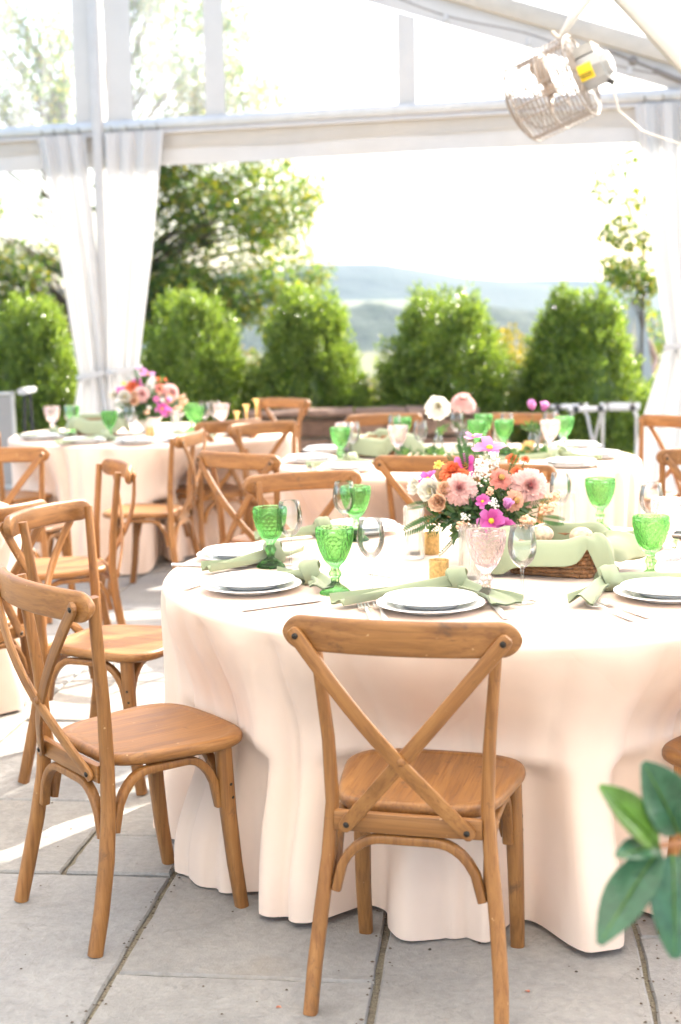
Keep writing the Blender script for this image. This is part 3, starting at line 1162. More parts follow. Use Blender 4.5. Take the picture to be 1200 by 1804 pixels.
# sticker on the motor flank that faces the tables
fl = Vector((0, -1, 0.0)) - FD * Vector((0, -1, 0)).dot(FD)
fl.normalize()
ft = FD.cross(fl)
mb = MB()
P = []
for j in range(6):
    a = (j / 5 - 0.5) * 0.9
    for d in (-0.055, 0.03):
        P.append(FC + FD * d + (fl * math.cos(a) + ft * math.sin(a)) * 0.0893)
mb.grid(P, 2, 6)
st = mb.build('sticker', YELLOW, fan)
mb = MB()
for rr_ in range(3):
    P = []
    for a in (0.30 - rr_ * 0.1, 0.25 - rr_ * 0.1):
        for d in (-0.048, 0.01 + 0.008 * rr_):
            P.append(FC + FD * d + (fl * math.cos(-a) + ft * math.sin(-a)) * 0.0901)
    mb.grid(P, 2, 2)
mb.build('sticker_print', DARKPRINT, st)
top = Vector((1.325, 7.24, 3.10))
mb = MB()
hk = FC + FD * 0.16 + Vector((0, 0, 0.235))
mb.tube([FC + FD * 0.05 + fu * 0.2, hk + Vector((0.02, 0, -0.04)), hk, hk + Vector((0.05, 0.05, 0.05))], 0.009, 8)
mb.tube([hk, hk + Vector((-0.03, 0, 0.03))], 0.008, 8)
mb.build('hook', CREAM_METAL, fan)
mb = MB()
mb.tube([hk + Vector((0.01, 0.02, 0.0)), hk + (top - hk) * 0.3, hk + (top - hk) * 0.6, top], [0.010, 0.022, 0.024, 0.026], 10)
mb.build('hanger_arm', WHITE_METAL, fan)
mb = MB()
a0 = FC - FD * 0.1 - fu * 0.07
mb.tube([a0, Vector((1.40, 7.18, 2.47)), Vector((1.5, 7.1, 2.36)), Vector((1.66, 7.0, 2.285)), Vector((1.9, 6.95, 2.24)), Vector((2.3, 7.3, 2.4)), Vector((2.58, 7.25, 2.9))], 0.006, 6)
mb.build('power_cord', CORD, fan)
mb = MB()
mb.tube([a0 + FD * 0.02, a0 - FD * 0.01 - fu * 0.03], 0.014, 8)
mb.build('cord_grip', BLACK, fan)


# ================================================================== PLANTS
def bush_mesh(seed, H, RX, n_pl, pw):
    rg = np.random.default_rng(seed)
    n_s = 24

    def prof_(t):
        return np.where(t > 0.22, np.clip(1 - np.clip((t - 0.22) / 0.80, 0, 1) ** pw, 0, 1) ** 0.85, 0.88 + 0.12 * t / 0.22)

    t = rg.beta(1.15, 1.35, n_pl) * 0.93
    az = rg.uniform(0, 2 * np.pi, n_pl)
    rad = RX * prof_(t) * (1 + 0.09 * np.sin(az * 3 + seed) * np.sin(t * 9 + seed) + 0.06 * np.sin(az * 2 + seed * 1.7)) * rg.uniform(0.80, 1.03, n_pl)
    plen = rg.uniform(0.20, 0.42, n_pl) * (1 - 0.35 * t)
    pc = np.stack([rad * np.cos(az), rad * np.sin(az), t * H * 0.93 + 0.02], 1)
    out = np.stack([np.cos(az), np.sin(az), np.zeros(n_pl)], 1)
    pd = norm(out * rg.uniform(0.0, 0.35, (n_pl, 1)) + np.array([0, 0, 1.0]) + rg.normal(0, 0.10, (n_pl, 3)))
    # sprigs spread along every plume
    idx = np.repeat(np.arange(n_pl), n_s)
    f = rg.uniform(0, 1, n_pl * n_s)
    wob = norm(rg.normal(0, 1, (n_pl * n_s, 3)))
    base = pc[idx] + pd[idx] * (plen[idx] * f)[:, None] + wob * (0.060 * np.sin(np.pi * (0.12 + 0.85 * f)))[:, None]
    n_sprig = n_pl * n_s
    d = norm(pd[idx] * 0.8 + wob * 0.55 + out[idx] * 0.2)
    k = 8
    L = rg.uniform(0.05, 0.10, n_sprig)
    Ps, Ds, Ns = [], [], []
    for i in range(k):
        g_ = (i + 0.5) / k
        p = base + d * (L * g_)[:, None]
        side = norm(np.cross(d, rg.normal(0, 1, (n_sprig, 3))))
        Ps.append(p)
        Ds.append(norm(side * 0.9 + d * (0.5 + 0.6 * g_)))
        Ns.append(norm(d + rg.normal(0, 0.35, (n_sprig, 3))))
    P, D, N = np.concatenate(Ps), np.concatenate(Ds), np.concatenate(Ns)
    V, F = leaves(P, D, N, rg.uniform(0.022, 0.038, len(P)), rg.uniform(0.012, 0.020, len(P)))
    # dense twiggy core
    nt_, na = 14, 20
    cv = []
    for j in range(nt_):
        tt = j / (nt_ - 1)
        pr = float(prof_(np.array(tt)))
        for i in range(na):
            a = 2 * math.pi * i / na
            rr_ = RX * pr * 0.78 * (1 + 0.08 * math.sin(5 * a + 6 * tt))
            cv.append((rr_ * math.cos(a), rr_ * math.sin(a), tt * H * 0.9))
    cv = np.array(cv)
    cf = []
    for j in range(nt_ - 1):
        for i in range(na):
            a_, b_, c_, d_ = j * na + i, j * na + (i + 1) % na, (j + 1) * na + (i + 1) % na, (j + 1) * na + i
            cf += [(a_, b_, c_), (a_, c_, d_)]
    V2 = np.concatenate([V, cv])
    F2 = np.concatenate([F, np.array(cf) + len(V)])
    return np_mesh('crown', V2, F2, BOX_LEAF)


BUSH = [(-2.83, 13.3, 1.84, 0.52, 'clipped boxwood at the far left, behind the curtain'),
        (-1.36, 13.3, 1.86, 0.56, 'clipped boxwood just right of the curtained pole'),
        (-0.268, 13.35, 1.89, 0.60, 'tall pointed boxwood above the left end of the stone wall'),
        (1.0, 13.35, 1.82, 0.70, 'broad round boxwood above the right end of the stone wall'),
        (2.26, 13.3, 1.82, 0.66, 'clipped boxwood behind the white folding stands')]
bm_ = [bush_mesh(3, 1.85, 0.60, 420, 1.7), bush_mesh(9, 1.85, 0.60, 400, 2.1), bush_mesh(14, 1.85, 0.60, 420, 1.45), bush_mesh(22, 1.85, 0.60, 430, 1.9), bush_mesh(31, 1.85, 0.60, 410, 1.6)]
trunk_me = MB().tube([(0, 0, -0.1), (0.02, 0, 0.5), (0, 0.02, 1.2)], [0.06, 0.05, 0.02], 8).mesh('trunk', BARK)
for i, (x, y, h, r_, lab) in enumerate(BUSH):
    t = thing('boxwood_bush', lab, 'bush', (x, y, -0.03), i * 1.3, 'clipped boxwoods along the terrace edge')
    t.scale = (r_ / 0.69, r_ / 0.69, h / 1.90)
    obj('crown', bm_[i], t)
    obj('trunk', trunk_me, t)


def clump_tree(name, label, base, trunk_top, clumps, leaf, n_per, lsz, mat, rg, trunk_r=0.12, group=None, limbs=True):
    """clumps: list of (centre, radius) in coordinates relative to base."""
    t = thing(name, label, 'tree', base, 0, group)
    Ps, Ds, Ns = [], [], []
    for c, r_ in clumps:
        n = int(n_per * r_ ** 2)
        v = norm(rg.normal(0, 1, (n, 3))) * (r_ * rg.uniform(0.25, 1, (n, 1)) ** 0.6) * np.array([1, 1, 0.75])
        p = np.array(c) + v
        Ps.append(p)
        Ds.append(norm(v + rg.normal(0, 0.5, (n, 3)) * r_ + np.array([0, 0, -0.4 * r_])))
        Ns.append(norm(rg.normal(0, 0.7, (n, 3)) + np.array([0, 0, 1.0])))
    P, D, N = np.concatenate(Ps), np.concatenate(Ds), np.concatenate(Ns)
    V, F = leaves(P, D, N, rg.uniform(0.7, 1.25, len(P)) * lsz, rg.uniform(0.45, 0.7, len(P)) * lsz, 0.15)
    obj('crown', np_mesh('crown', V, F, mat), t)
    mb = MB()
    tt = Vector(trunk_top)
    mb.tube([(0, 0, -0.4), tt * 0.35, tt * 0.7, tt], [trunk_r * 1.2, trunk_r, trunk_r * 0.7, trunk_r * 0.3], 8)
    if limbs:
        for c, r_ in clumps:
            c = Vector(c)
            k = min(0.85, max(0.25, c.z / max(0.1, tt.z) * 0.7))
            s = tt * k
            m_ = (s + c) / 2 + Vector((0, 0, 0.08 * (c - s).length))
            mb.tube([s, m_, c], [trunk_r * 0.28, trunk_r * 0.16, trunk_r * 0.05], 5)
    mb.build('trunk', BARK, t)
    return t


rg = np.random.default_rng(21)


def crown_clumps(spec, rg):
    out = []
    for (x0, x1, z0, z1, y0, y1, n, ra, rb) in spec:
        for _ in range(n):
            out.append(((rg.uniform(x0, x1), rg.uniform(y0, y1), rg.uniform(z0, z1)), rg.uniform(ra, rb)))
    return out


# large broad-leaved tree behind the curtained pole (base at x=-3.4, y=24)
cl = crown_clumps([(0.5, 3.5, 2.5, 4.6, -1.2, 1.2, 74, 0.26, 0.5), (0.0, 2.9, 4.2, 7.4, -1.2, 1.2, 64, 0.3, 0.6),
                   (0.7, 3.45, 1.85, 2.9, -0.8, 0.8, 46, 0.24, 0.42), (-0.2, 1.6, 1.9, 3.0, -0.8, 0.8, 14, 0.3, 0.45),
                   (-0.3, 1.9, 7.0, 9.2, -1, 1, 20, 0.35, 0.6)], rg)
clump_tree('broadleaf_tree', 'large leafy tree with glinting leaves right of the curtained pole', (-3.9, 24, -0.7), (0.3, 0, 6.5), cl, None, 1000, 0.10, TREE_LEAF, rg, 0.09)
cl = crown_clumps([(-3.0, 0.0, 2.2, 3.4, -0.8, 0.8, 42, 0.25, 0.48), (-3.0, -0.1, 3.9, 4.4, -0.8, 0.8, 9, 0.2, 0.35), (-3.2, 0.0, 5.0, 8.6, -1, 1, 62, 0.3, 0.6)], rg)
clump_tree('broadleaf_tree', 'leafy tree filling the left edge behind the clear gable panel', (-4.35, 24.6, -0.7), (-0.2, 0, 7), cl, None, 1000, 0.10, TREE_LEAF, rg, 0.09)
cl = crown_clumps([(-0.35, 0.25, 1.85, 2.5, -0.3, 0.3, 15, 0.12, 0.25), (-0.5, 0.4, 2.4, 3.4, -0.3, 0.3, 13, 0.1, 0.2)], rg)
clump_tree('sapling', 'thin sparse sapling beside the right curtain', (3.38, 16, -0.15), (0.05, 0, 3.3), cl, None, 2200, 0.075, TREE_LEAF, rg, 0.017)


def shrub(label, loc, size, mat, n, rg, name='shrub', lsz=0.06, cat='shrub', group=None):
    t = thing(name, label, cat, loc, 0, group)
    v = norm(rg.normal(0, 1, (n, 3))) * rg.uniform(0.3, 1, (n, 1)) ** 0.5
    lump = 1 + 0.25 * np.sin(v[:, :1] * 5 + v[:, 1:2] * 4) * np.cos(v[:, 2:3] * 5)
    p = v * lump * np.array(size) + np.array([0, 0, size[2]])
    d = norm(v + rg.normal(0, 0.6, (n, 3)) + np.array([0, 0, 0.5]))
    V, F = leaves(p, d, norm(rg.normal(0, 1, (n, 3)) + np.array([0, 0, 0.6])), rg.uniform(0.6, 1.3, n) * lsz, rg.uniform(0.4, 0.7, n) * lsz)
    obj('crown', np_mesh('crown', V, F, mat), t)
    mb = MB()
    for k in range(5):
        a = k * 1.25
        mb.tube([(0, 0, -0.2), (0.2 * size[0] * math.cos(a), 0.2 * size[1] * math.sin(a), size[2] * 0.7), (0.45 * size[0] * math.cos(a), 0.45 * size[1] * math.sin(a), size[2] * 1.4)], [0.02, 0.014, 0.006], 5)
    mb.build('stems', BARK, t)
    return t


gsh = 'meadow shrubs seen between the boxwoods'
shrub('yellow flowering shrub in the gap between the two right boxwoods', (2.2, 19, -0.6), (0.75, 0.6, 0.95), SHRUB_YELLOW, 5200, rg, group=gsh)
shrub('dark green shrub behind the broad round boxwood', (2.05, 22, -0.8), (0.6, 0.5, 1.12), TREE_LEAF, 2600, rg, group=gsh)
shrub('pale tan shrub in the gap beside the tall pointed boxwood', (-1.25, 19, -0.6), (0.6, 0.5, 0.85), SHRUB_PALE, 3000, rg, group=gsh)
shrub('pinkish dry shrub in the gap above the middle of the stone wall', (0.38, 17, -0.5), (0.38, 0.4, 0.62), SHRUB_PALE, 2600, rg, group=gsh)
shrub('leafy green shrub in front of the distant person', (3.2, 15.0, -0.1), (0.40, 0.35, 0.34), BOX_LEAF, 4200, rg, lsz=0.045, group=gsh)
shrub('tall olive shrub behind the distant person', (4.75, 23, -0.9), (0.95, 0.6, 1.25), TREE_LEAF, 3600, rg, lsz=0.09, group=gsh)
shrub('low bright green shrub at the foot of the right curtain', (3.1, 13.1, -0.05), (0.38, 0.3, 0.36), BOX_LEAF, 3600, rg, lsz=0.04, group=gsh)

# ================================================================== CHAIRS
def make_chair():
    t = thing('cross_back_chair', 'x', 'chair')
    # rear legs with back posts
    for s in (-1, 1):
        path = [(.208 * s, -.262, 0), (.203 * s, -.238, .10), (.192 * s, -.213, .22), (.178 * s, -.196, .34), (.169 * s, -.190, .46), (.174 * s, -.196, .60), (.186 * s, -.211, .74), (.197 * s, -.224, .862)]
        mb = MB()
        mb.sweep(path, rrect(1, 1, .7, 4), [(.0155, .0175), (.016, .018), (.016, .018), (.0155, .0175), (.0145, .0165), (.0135, .015), (.0125, .014), (.012, .0135)], (0, 1, 0))
        mb.build('rear_leg', WZ, t)
        path = [(.186 * s, .168, 0), (.186 * s, .150, .12), (.184 * s, .136, .26), (.18 * s, .128, .43)]
        mb = MB()
        mb.sweep(path, rrect(1, 1, .7, 4), [(.0165, .0165), (.018, .018), (.0195, .0195), (.020, .020)], (0, 1, 0))
        mb.build('front_leg', WZ, t)
    # curved top rail with rounded ends
    mb = MB()
    path, scl = [], []
    core = [-.84 + 1.68 * i / 16 for i in range(17)]
    ends = [.84 + .16 * math.sin(R(a)) for a in (14, 28, 42, 55, 67, 78, 90)]
    us = [-u for u in ends[::-1]] + core + ends
    for u in us:
        e = max(0, (abs(u) - 0.84) / 0.16)
        path.append((.247 * u, -.2515 - .05 * (1 - u * u), .846 + 0.003 * (1 - u * u)))
        scl.append((1, math.sqrt(max(0.01, 1 - e ** 2))))
    mb.sweep(path, rrect(.0115, .0375, .010, 4), scl, (0, 0, 1))
    mb.build('top_rail', WX, t)
    # crossing braces
    for s in (-1, 1):
        off = 0.0065 * s
        path = []
        A, B = Vector((.216 * s, -.2865, .844)), Vector((-.130 * s, -.221, .420))
        for i in range(13):
            k = i / 12
            p = A.lerp(B, k)
            p.y += -0.036 * math.sin(math.pi * k) + off * math.sin(math.pi * min(1, max(0, k * 1.3)))
            path.append(p)
        d = (B - A).normalized()
        path = [path[0] - d * .017, path[0] - d * .013] + path[:] + [path[-1] + d * .013, path[-1] + d * .017]
        scl = [(1, .45), (1, .8)] + [(1, 1)] * 13 + [(1, .8), (1, .45)]
        mb = MB()
        # strip lies in the plane of the back: thin along y
        P = []
        sec = rrect(.0055, .0165, .004, 3)
        k = len(sec)
        for i, p in enumerate(path):
            tt = (path[min(i + 1, len(path) - 1)] - path[max(i - 1, 0)]).normalized()
            nrm = Vector((0, -1, 0)) - tt * tt.dot(Vector((0, -1, 0)))
            nrm.normalize()
            wd = tt.cross(nrm)
            for a, b in sec:
                P.append(p + nrm * (a * scl[i][0]) + wd * (b * scl[i][1]))
        o = len(mb.v)
        mb.grid(P, k, len(path), True)
        mb.f += [tuple(o + i for i in range(k)), tuple(o + (len(path) - 1) * k + i for i in range(k))[::-1]]
        mb.m += [0, 0]
        phi = math.atan2(A.x - B.x, A.z - B.z)
        Rm = Matrix.Rotation(-phi, 3, 'Y')
        mb.v = [tuple(Rm @ Vector(p)) for p in mb.v]
        bo = mb.build('cross_brace', WZ, t)
        bo.rotation_euler = (0, phi, 0)
        for p in (A + Vector((0, -.0065, 0)), B + Vector((0, -.0065, 0))):
            m2 = MB()
            m2.ball(p, (.007, .004, .007), 10)
            m2.v = [tuple(Rm @ Vector(q_)) for q_ in m2.v]
            m2.build('bolt', BOLT, bo)
    mb = MB()
    mb.ball((0.004, -.2875, .586), (.010, .006, .010), 10)
    mb.build('dowel', WX, t)
    # rear apron
    mb = MB()
    mb.sweep([(-.160, -.203, .423), (-.09, -.206, .423), (0, -.207, .423), (.09, -.206, .423), (.160, -.203, .423)], rrect(.010, .022, .004), None, (0, 0, 1))
    mb.build('apron', WX, t)
    # saddle seat with rounded outline
    def outline(k, grow=0.0):
        n = 56
        pts = []
        for i in range(n):
            a = 2 * math.pi * i / n
            ca, sa = math.cos(a), math.sin(a)
            e = 2 / 4.6
            x = math.copysign(abs(ca) ** e, ca)
            y = math.copysign(abs(sa) ** e, sa)
            wdt = .168 + .046 * min(1, (y * .5 + .5) * 1.35) ** .9
            pts.append(((wdt * x) * k + grow * 0, .012 + (.196 + .012 * (1 - x * x) * (1 if y > 0 else -.4)) * y * k))
        return pts
    rings = [(.955, .428), (.99, .434), (1.0, .441), (1.0, .449), (.985, .4555), (.955, .4585), (.885, .4585), (.865, .4565), (.84, .4555), (.5, .4525), (.12, .4515)]
    P = []
    for k, z in rings:
        P += [(x, y, z) for x, y in outline(k)]
    mb = MB()
    mb.grid(P, 56, len(rings), True)
    mb.f += [tuple(range(56))[::-1], tuple((len(rings) - 1) * 56 + i for i in range(56))]
    mb.m += [0, 0]
    mb.build('seat', WY, t, True, 50)
    # bentwood arches under the seat
    def arch(a, b, z0, z1, inset):
        a, b = Vector(a), Vector(b)
        pts = []
        for i in range(21):
            k = i / 20
            u = -1 + 2 * k
            e = abs(u)
            zz = z0 + (z1 - z0) * max(0.0, 1 - (max(0, e - 0.30) / 0.70) ** 2.2) ** 0.6
            uu = math.copysign(min(1.0, e ** 0.92 * 1.0), u)
            p = a.lerp(b, 0.5 + 0.5 * uu)
            pts.append((p.x, p.y, zz))
        m = MB()
        up = (b - a).normalized().cross(Vector((0, 0, 1)))
        m.sweep(pts, rrect(.0105, .0125, .006, 3), None, up)
        return m.build('arch', WZ, t)
    arch((-.160, -.205, 0), (.160, -.205, 0), .265, .388, 0)
    arch((-.163, .126, 0), (.163, .126, 0), .290, .412, 0)
    for s in (-1, 1):
        arch((.168 * s, -.176, 0), (.170 * s, .118, 0), .275, .412, 0)
        for p in ((.200 * s, .136, .335), (.2005 * s, .140, .30)):
            m2 = MB()
            m2.ball(p, (.003, .006, .006), 8)
            m2.build('bolt', BOLT, t)
    return t


T1, T2, T3, T4 = (0.43, 4.05), (0.60, 7.20), (-1.20, 9.17), (-2.15, 5.30)
GC = 'cross-back wooden chairs set round the tables'
# seat centre, facing direction, label
CH = [((.183, 3.107), (.25, .968), 'wooden cross-back chair in the foreground, seen squarely from behind', T1),
      ((-.517, 3.531), (.80, .60), 'wooden cross-back chair at the lower left with its shaded seat against the near tablecloth', T1),
      ((-.735, 4.60), (.93, -.37), 'wooden cross-back chair with a sunlit seat, behind the lower left chair', T1),
      ((-.055, 5.345), (.35, -.937), 'wooden cross-back chair facing the camera behind the two left plates of the near table', T1),
      ((.60, 5.50), (-.13, -.99), 'wooden cross-back chair mostly hidden behind the flowers of the near table', T1),
      ((1.02, 3.29), (-.707, .707), 'wooden cross-back chair at the right edge behind the magnolia leaves', T1),
      ((.44, 6.47), (.18, .984), 'wooden cross-back chair with its back to the camera just left of the near bouquet', T2),
      ((-.31, 6.70), (.60, .80), 'wooden cross-back chair standing alone between the near table and the far left table', T2),
      ((-.29, 8.12), (.60, -.80), 'wooden cross-back chair at the far left of the middle table, overlapping another chair back', T2),
      ((.33, 8.60), (.19, -.98), 'wooden cross-back chair behind the lined basket of the middle table', T2),
      ((1.03, 8.45), (-.33, -.944), 'wooden cross-back chair behind the pink flowers of the middle table', T2),
      ((1.72, 8.13), (-.83, -.56), 'wooden cross-back chair in front of the right curtain', T2),
      ((1.55, 6.63), (-.36, .93), 'wooden cross-back chair with its back to the camera at the right edge', T2),
      ((-.83, 8.77), (-.64, .77), 'wooden cross-back chair nearest the gold candlesticks on the right of the far left table', T3),
      ((-1.07, 7.80), (-.98, .20), 'wooden cross-back chair seen edge-on with its seat tucked at the far left table', T3),
      ((-.56, 10.50), (-.55, -.835), 'wooden cross-back chair before the stone wall at the far side of the far left table', T3),
      ((-1.63, 7.25), (.15, .99), 'wooden cross-back chair with its back to the camera in front of the far left table', T3),
      ((-2.0, 8.52), (.60, .80), 'wooden cross-back chair at the left edge below the grey panel', T3),
      ((-1.38, 4.88), (-.82, .57), 'wooden cross-back chair with a bright top rail at the left edge', T4),
      ((-1.21, 6.04), (-.935, -.355), 'wooden cross-back chair standing side-on with its seat in sun, left of centre', T4)]
chair = make_chair()
for i, (p, d, lab, tb) in enumerate(CH):
    rz = math.atan2(d[1], d[0]) - math.pi / 2
    if i == 0:
        c = chair
        c.location = (p[0], p[1], 0)
        c.rotation_euler = (0, 0, rz)
        c['label'] = lab
        c['group'] = GC
    else:
        copy_tree(chair, (p[0], p[1], 0), rz, lab, GC)


# ================================================================== TABLECLOTHS
def tablecloth(label, c, seed, zb=0.012, nth=420):
    rr = random.Random(seed)
    th = thing('banquet_table', label, 'table', (c[0], c[1], 0), 0, 'round banquet tables')
    ph = [rr.uniform(0, 6.28) for _ in range(8)]
    dents = []
    for (p, d, lab, tb) in CH:
        if tb is c:
            dx, dy = p[0] + d[0] * .21 - c[0], p[1] + d[1] * .21 - c[1]
            dd = math.hypot(dx, dy)
            if dd < 0.97:
                dents.append((math.atan2(dy, dx), dd))
    prof = [(0.001, .764), (.4, .764), (.8, .764), (.885, .764), (.902, .7635), (.911, .760), (.9155, .754), (.917, .745)]
    zs = list(np.linspace(.72, zb, 30))
    P = []
    n = nth

    def fold(a, h):
        wa = a + .16 * math.sin(2 * a + ph[1]) + .09 * math.sin(5 * a + ph[3])
        f = abs(math.cos(12 * wa + ph[0] + .10 * h)) ** .65 * 1.7 - 1.2
        f *= .75 + .45 * math.sin(3 * a + ph[2])
        f += (abs(math.cos(23 * wa + ph[4] + .25 * h)) ** .7 - .65) * (.6 + .45 * math.sin(4 * a + ph[5])) + .10 * math.sin(53 * a + ph[2])
        return f

    for r_, z in prof:
        for i in range(n):
            a = 2 * math.pi * i / n
            P.append((r_ * math.cos(a), r_ * math.sin(a), z + 0.0008 * math.sin(9 * a + r_ * 14) + .0006 * math.sin(r_ * 31 + 4 * a)))
    for z in zs:
        h = (.745 - z) / .745
        for i in range(n):
            a = 2 * math.pi * i / n
            f = fold(a, h)
            r_ = .9165 + .016 * h + f * .046 * h ** .42 + .006 * h * math.sin(31 * a + 9 * h + ph[6])
            for (da, dd) in dents:
                x = (a - da + math.pi) % (2 * math.pi) - math.pi
                wv = .56
                prox = math.exp(-(abs(x) / wv) ** 3.0)
                k = min(1, max(0, (.765 - z) / .31))
                k = k * k * (3 - 2 * k)
                q_ = min(1, max(0, (.41 - z) / .36))
                q_ = q_ * q_ * (3 - 2 * q_)
                tgt = min(r_, dd - .040 + max(0, abs(x) - .24) * .32 + .036 * f * h ** .5 + q_ * (.090 + .015 * f))
                r_ = r_ + (tgt - r_) * prox * k
                if z < .43:
                    kz = min(1, (.43 - z) / .03)
                    for sg in (-1, 1):
                        ag = sg * math.atan2(.186, dd - .06)
                        e_ = x - ag
                        lim = math.hypot(.186, dd - .055 + .04 * h * 0) - .035
                        pl = math.exp(-(abs(e_) / .085) ** 3) * kz
                        if r_ > lim:
                            r_ += (lim - r_) * pl
                side = math.exp(-((abs(x) - .42) / .06) ** 2)
                r_ += .004 * side * h
            zz = z
            if z < .2:
                zz = z + (.2 - z) / .2 * (.006 * math.sin(7 * a + ph[7]) + .004 * f)
            P.append((r_ * math.cos(a), r_ * math.sin(a), max(.004, zz)))
    mb = MB()
    mb.grid(P, n, len(prof) + len(zs), True)
    o = mb.build('tablecloth', PEACH, th, True, 180)
    # the table under the cloth
    mb = MB()
    mb.lathe([(0.0, .757), (.88, .757), (.885, .75), (.885, .735), (0.0, .73)], 48)
    mb.build('tabletop', WX, th)
    return th


t1 = tablecloth('round table in the foreground under a floor-length blush cloth, set for dinner', T1, 31)
t1.scale = (1.028, 1.018, 1)
tablecloth('round blush-clothed table in the middle distance, right of centre', T2, 52)
tablecloth('round blush-clothed table at the far left below the curtained pole', T3, 77)
tablecloth('blush-clothed table cut off by the left edge of the picture', T4, 90)

TZ = 0.7655

# ================================================================== TABLEWARE
def lathe_mesh(name, prof, mat, n=48, mod=None, angle=40):
    mb = MB()
    mb.lathe(prof, n, 0, (0, 0, 0), mod)
    return mb.mesh(name, mat, True, angle)


plate_prof = lambda r: [(0.0, .004), (r * .52, .004), (r * .56, .0005), (r * .60, .0005), (r * .64, .005), (r * .74, .0125), (r * .97, .0175), (r, .0185), (r * .995, .0205), (r * .97, .0205), (r * .74, .0155), (r * .66, .0095), (r * .6, .0075), (0.0, .0075)]
PLATE_BIG = lathe_mesh('dinner_plate', plate_prof(.137), PORCELAIN, 64)
PLATE_SMALL = lathe_mesh('salad_plate', plate_prof(.119), PORCELAIN, 64)


def goblet_mod(th, z, r):
    """Arched lattice pattern pressed into the bowl, flutes on foot."""
    if z < .03:
        return .0022 * math.cos(24 * th) * min(1, r / .03) * (1 if z < .02 else .5)
    if z < .068:
        return .0016 * math.cos(8 * th)
    if z < .078:
        return .001 * math.cos(12 * th)
    u = ((th * 6 / (2 * math.pi)) % 1.0) - .5
    h = (z - .078) / .092
    if h > .97:
        return 0
    arch_ = .56 + .30 * math.sqrt(max(0, 1 - (u / .5) ** 2))
    d = h - arch_
    if abs(u) > .44:
        return .0016
    if d > 0:
        rip = math.sqrt((u / .5) ** 2 + ((h - .56) / .30) ** 2)
        return .0016 * math.cos(rip * 24)
    if d > -.06:
        return .0018
    lat = abs(math.sin((u * 3.2 + h * 4.2) * math.pi)) + 0
    lat2 = abs(math.sin((u * 3.2 - h * 4.2) * math.pi))
    return .0034 * min(lat, lat2) - .0014


outer = []
for r_, z in [(.0, .0), (.037, .0), (.0385, .002), (.036, .006), (.024, .017), (.015, .024), (.010, .029), (.0095, .034), (.0095, .040), (.0135, .046), (.015, .051), (.0135, .056), (.0095, .061), (.0095, .066), (.012, .070), (.017, .076)]:
    outer.append((r_, z))
for i in range(1, 45):
    h = i / 44
    z = .077 + .093 * h
    r_ = .017 + .0285 * math.sin(min(1, h * 1.12) * math.pi / 2) ** .72 + .0015 * h
    outer.append((r_, z))
inner = [(.0445, .1705), (.0425, .169)]
for i in range(1, 14):
    h = 1 - i / 13
    z = .084 + .085 * h
    inner.append((max(.0, (.014 + .0285 * math.sin(min(1, h * 1.12) * math.pi / 2) ** .72 + .0015 * h) * (1 if h > 0 else .0)), z))
GOB_G = lathe_mesh('goblet', outer + inner, GREEN_GLASS, 120, lambda t, z, r: goblet_mod(t, z, r) if r > .0136 or z < .078 else 0, 70)
GOB_P = GOB_G.copy()
GOB_P.materials[0] = PINK_GLASS
wine_prof = [(0, .0), (.034, .0), (.0345, .0015), (.030, .003), (.012, .006), (.005, .010), (.0036, .02), (.0035, .075), (.005, .088), (.012, .0935), (.021, .101), (.0295, .113), (.0355, .130), (.0372, .146), (.036, .163), (.0325, .182), (.0298, .197), (.029, .1975), (.0286, .1965), (.0315, .182), (.0348, .163), (.036, .146), (.0343, .130), (.0283, .113), (.0195, .102), (.008, .096), (0, .095)]
WINE = lathe_mesh('wine_glass', wine_prof, CLEAR_GLASS, 48, None, 50)
rib_prof = [(0, 0), (.029, 0), (.0305, .003), (.0305, .156), (.030, .16), (.0275, .16), (.027, .155), (.027, .012), (0, .010)]
RIBBED = lathe_mesh('ribbed_cylinder', rib_prof, RIB_GLASS, 144, lambda t, z, r: .0010 * abs(math.sin(t * 14)) if r > .029 else 0, 60)
VOTIVE = lathe_mesh('votive', [(0, 0), (.025, 0), (.027, .003), (.0272, .062), (.0285, .0655), (.0265, .066), (.0255, .060), (.025, .007), (0, .006)], GOLD, 32)
CANDLE = lathe_mesh('tealight', [(0, 0), (.018, 0), (.0185, .012), (.0165, .0125), (.0165, .011), (0, .0105)], WAX, 24)
BOTTLE = lathe_mesh('bud_vase', [(0, 0), (.024, 0), (.026, .004), (.026, .07), (.020, .09), (.012, .105), (.011, .13), (.014, .136), (.0125, .137), (.0095, .13), (.0105, .106), (.0185, .089), (.0243, .07), (.0243, .007), (0, .006)], CLEAR_GLASS, 32)


def item(name, me, xy, label, cat, group=None, rz=0.0, z=TZ, scale=1.0):
    o = obj(name, me, None, (xy[0], xy[1], z))
    o.rotation_euler = (0, 0, rz)
    if scale != 1.0:
        o.scale = (scale,) * 3
    return tag(o, label, cat, group)


# flatware ----------------------------------------------------------
def fork_mesh():
    mb = MB()
    path = [(0, -.098, .004), (0, -.06, .0035), (0, 0, .0045), (0, .035, .008), (0, .05, .007)]
    mb.sweep(path, rrect(1, 1, .5, 3), [(.0075, .0014), (.006, .0014), (.0032, .0017), (.0028, .0015), (.006, .0013)], (0, 0, 1))
    mb.sweep([(0, .049, .007), (0, .058, .0055), (0, .062, .005)], rrect(1, 1, .5, 3), [(.006, .0013), (.0115, .0012), (.012, .0011)], (0, 0, 1))
    for x in (-.0098, -.0033, .0033, .0098):
        mb.sweep([(x, .060, .005), (x, .08, .005), (x, .10, .0085)], rrect(1, 1, .5, 3), [(.0022, .0011), (.0019, .0011), (.0009, .0008)], (0, 0, 1))
    return mb.mesh('fork', SILVER, True, 50)


